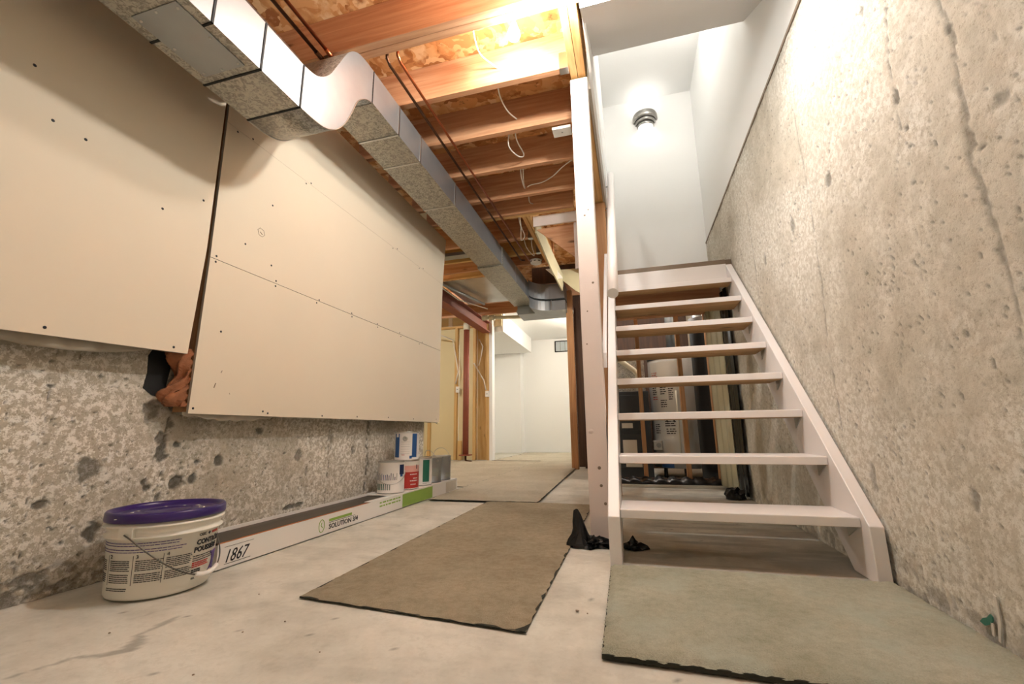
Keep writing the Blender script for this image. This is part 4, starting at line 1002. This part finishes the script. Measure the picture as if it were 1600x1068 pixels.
P = [[(-.16+.92*i/40, 4.24+.028*j, .008+(.045+.035*abs(math.sin(i*.63+j*.7)))*(1-abs(j-2)/2.6)) for i in range(41)] for j in range(5)]
tag(MB().grid(P).build('black_membrane', 'black', None, solid=.002), 'crumpled black membrane along the floor under the studs', 'plastic sheet')
tag(MB().box((-.16, 4.19, .003), (.755, 4.215, .022)).build('sill_strip', 'floor'), 'thin pale strip on the floor in front of black membrane', 'strip')
fu = thing('furnace', 'dark grey furnace cabinet behind the studs at left', 'furnace', (-.12, 4.95, 0))
MB().box((-.42, 4.75, .0), (.17, 5.45, .90)).build('cabinet', 'furn', fu, .006)
fd = MB().box((-.36, 4.735, .50), (.11, 4.75, .86)).build('access_door', 'furn', fu, .004)
MB().box((-.36, 4.735, .12), (.11, 4.75, .46)).build('access_door', 'furn', fu, .004)
MB().box((-.10, 4.728, .60), (.02, 4.735, .64)).build('latch', 'black', fd, .002)
MB().box((-.12, 4.73, .26), (.02, 4.7345, .40)).build('rating_label', 'tanklabel', fu)
MB().box((-.12, 4.73, .52), (-.01, 4.7345, .57)).build('rating_label', 'tanklabel', fu)
MB().box((-.10, 4.73, .13), (.06, 4.7345, .19)).build('rating_label', 'tanklabel', fu)
MB().box((-.42, 4.88, .905), (.15, 5.4, 1.35)).build('plenum', 'galv', fu)
tag(MB().tube([(-.18, 4.77, 1.34), (-.10, 4.78, 1.24), (.04, 4.80, 1.13), (.075, 4.80, 1.08), (.075, 4.80, .905)], .028, 12).build('vent_pipe', 'pvc'), 'cream plastic elbow pipe above the dark furnace', 'pipe')
TX, TY, TR = .49, 5.12, .295
wh = thing('water_heater', 'tall light grey water heater tank seen through the open stairs', 'water heater', (TX, TY, 0))
MB().lathe([(0, .11), (TR-.01, .11), (TR, .13), (TR, 1.27), (TR-.012, 1.285)], (TX, TY, 0), 56).build('tank', 'tank', wh)
MB().lathe([(TR+.002, 1.25), (TR+.004, 1.285), (TR-.02, 1.305), (0, 1.32)], (TX, TY, 0), 56).build('top_cap', 'furn', wh)
MB().lathe([(TR+.001, .11), (TR+.002, .16)], (TX, TY, 0), 56).build('base_ring', 'galv_s', wh)
MB().tube([(TX-.02, TY, 1.32), (TX-.02, TY, 2.4)], .052, 20).build('flue_pipe', 'galv_s', wh)
MB().lathe([(.10, 1.33), (.07, 1.38), (.052, 1.40)], (TX-.02, TY, 0), 24).build('draft_hood', 'galv_s', wh)
for a in (210, 270, 330): MB().tube([(TX+.22*math.cos(R(a)), TY+.22*math.sin(R(a)), .0), (TX+.22*math.cos(R(a)), TY+.22*math.sin(R(a)), .11)], .02, 10).build('leg', 'furn', wh)
def ont(a_deg, z0, lift=.0015):
    def f(u, v, w):
        t = R(-95+a_deg)+u/TR; rr = TR+lift+w
        return (TX+rr*math.cos(t), TY+rr*math.sin(t), z0+v)
    return f
def tp(name, m, a0, a1, z0, z1, lift=.001):
    MB().lathe([(TR+lift, z0), (TR+lift, z1)], (TX, TY, 0), 16, a0=R(-95+a0), a1=R(-95+a1)).build(name, m, wh)
tp('paper_label', 'tanklabel', -62, 8, .22, 1.22)
tp('blue_sticker', 'canblue', -45, -18, .115, .21, .003)
for a0, z0, rows, w_, m in ((-58, 1.10, 3, 18, 'inkred'), (-58, .96, 5, 14, 'ink'), (-36, .98, 6, 14, 'ink'), (-18, .92, 6, 10, 'ink'), (-58, .84, 2, 16, 'inkred'), (-36, .80, 4, 14, 'ink'), (-30, .60, 4, 22, 'ink'), (-56, .55, 5, 14, 'ink'), (-28, .50, 3, 20, 'ink')):
    dashes('warning_text', m, wh, ont(a0, z0, .002), rows, 0, R(w_)*TR, .022, .009, .3)
for a0 in (-30, -16):
    g = ont(a0, .63, .003)
    MB().grid([[g(0, 0, 0), g(.04, 0, 0)], [g(0, .012, 0), g(.04, .012, 0)]]).build('red_symbol_bar', 'inkred', wh)
    MB().tube([g(.004, -.015, 0), g(.02, -.03, 0), g(.035, -.055, 0)], .006, 6).build('hazard_symbol', 'ink', wh)
MB().tube([ont(-3, .20, .02)(0, 0, 0), ont(-3, .9, .02)(0, 0, 0)], .008, 8).build('copper_line', 'pvc', wh)
q = ont(-48, .34, .03)(0, 0, 0)
MB().box((q[0]-.05, q[1]-.04, q[2]-.05), (q[0]+.05, q[1]+.03, q[2]+.05)).build('gas_valve', 'steel', wh, .01)
MB().tube([(q[0]+.01, q[1]-.04, q[2]), (q[0]+.01, q[1]-.07, q[2])], .025, 16).build('dial', 'galv_s', wh)
tag(MB().tube([(.705, 4.72, .0), (.705, 4.72, 2.49)], .05, 16).build('vent_pipe', 'galv_s'), 'grey vertical pipe right of the water heater', 'pipe')
# smears on the right wall
def decal(name, lab, pts, m, grp=None):
    b = MB(); n = len(pts)
    b.prism([(y, z) for y, z in pts], 'x', XR-.0065, XR-.004).build(name, m)
    return tag(C.objects[-1], lab, 'paint smear', grp)
decal('paint_smear', 'teal green paint smear low on the right concrete wall', [(1.425,.040),(1.412,.052),(1.398,.058),(1.385,.070),(1.378,.066),(1.380,.056),(1.392,.045),(1.41,.036)], 'teal')
decal('plaster_drip', 'long white drip beside the teal smear on right wall', [(1.360,.120),(1.352,.118),(1.355,.06),(1.368,.015),(1.374,.018),(1.362,.07)], 'plaster')
decal('plaster_drip', 'short white drip under the teal smear on right wall', [(1.388,.052),(1.380,.050),(1.384,.022),(1.391,.024)], 'plaster')
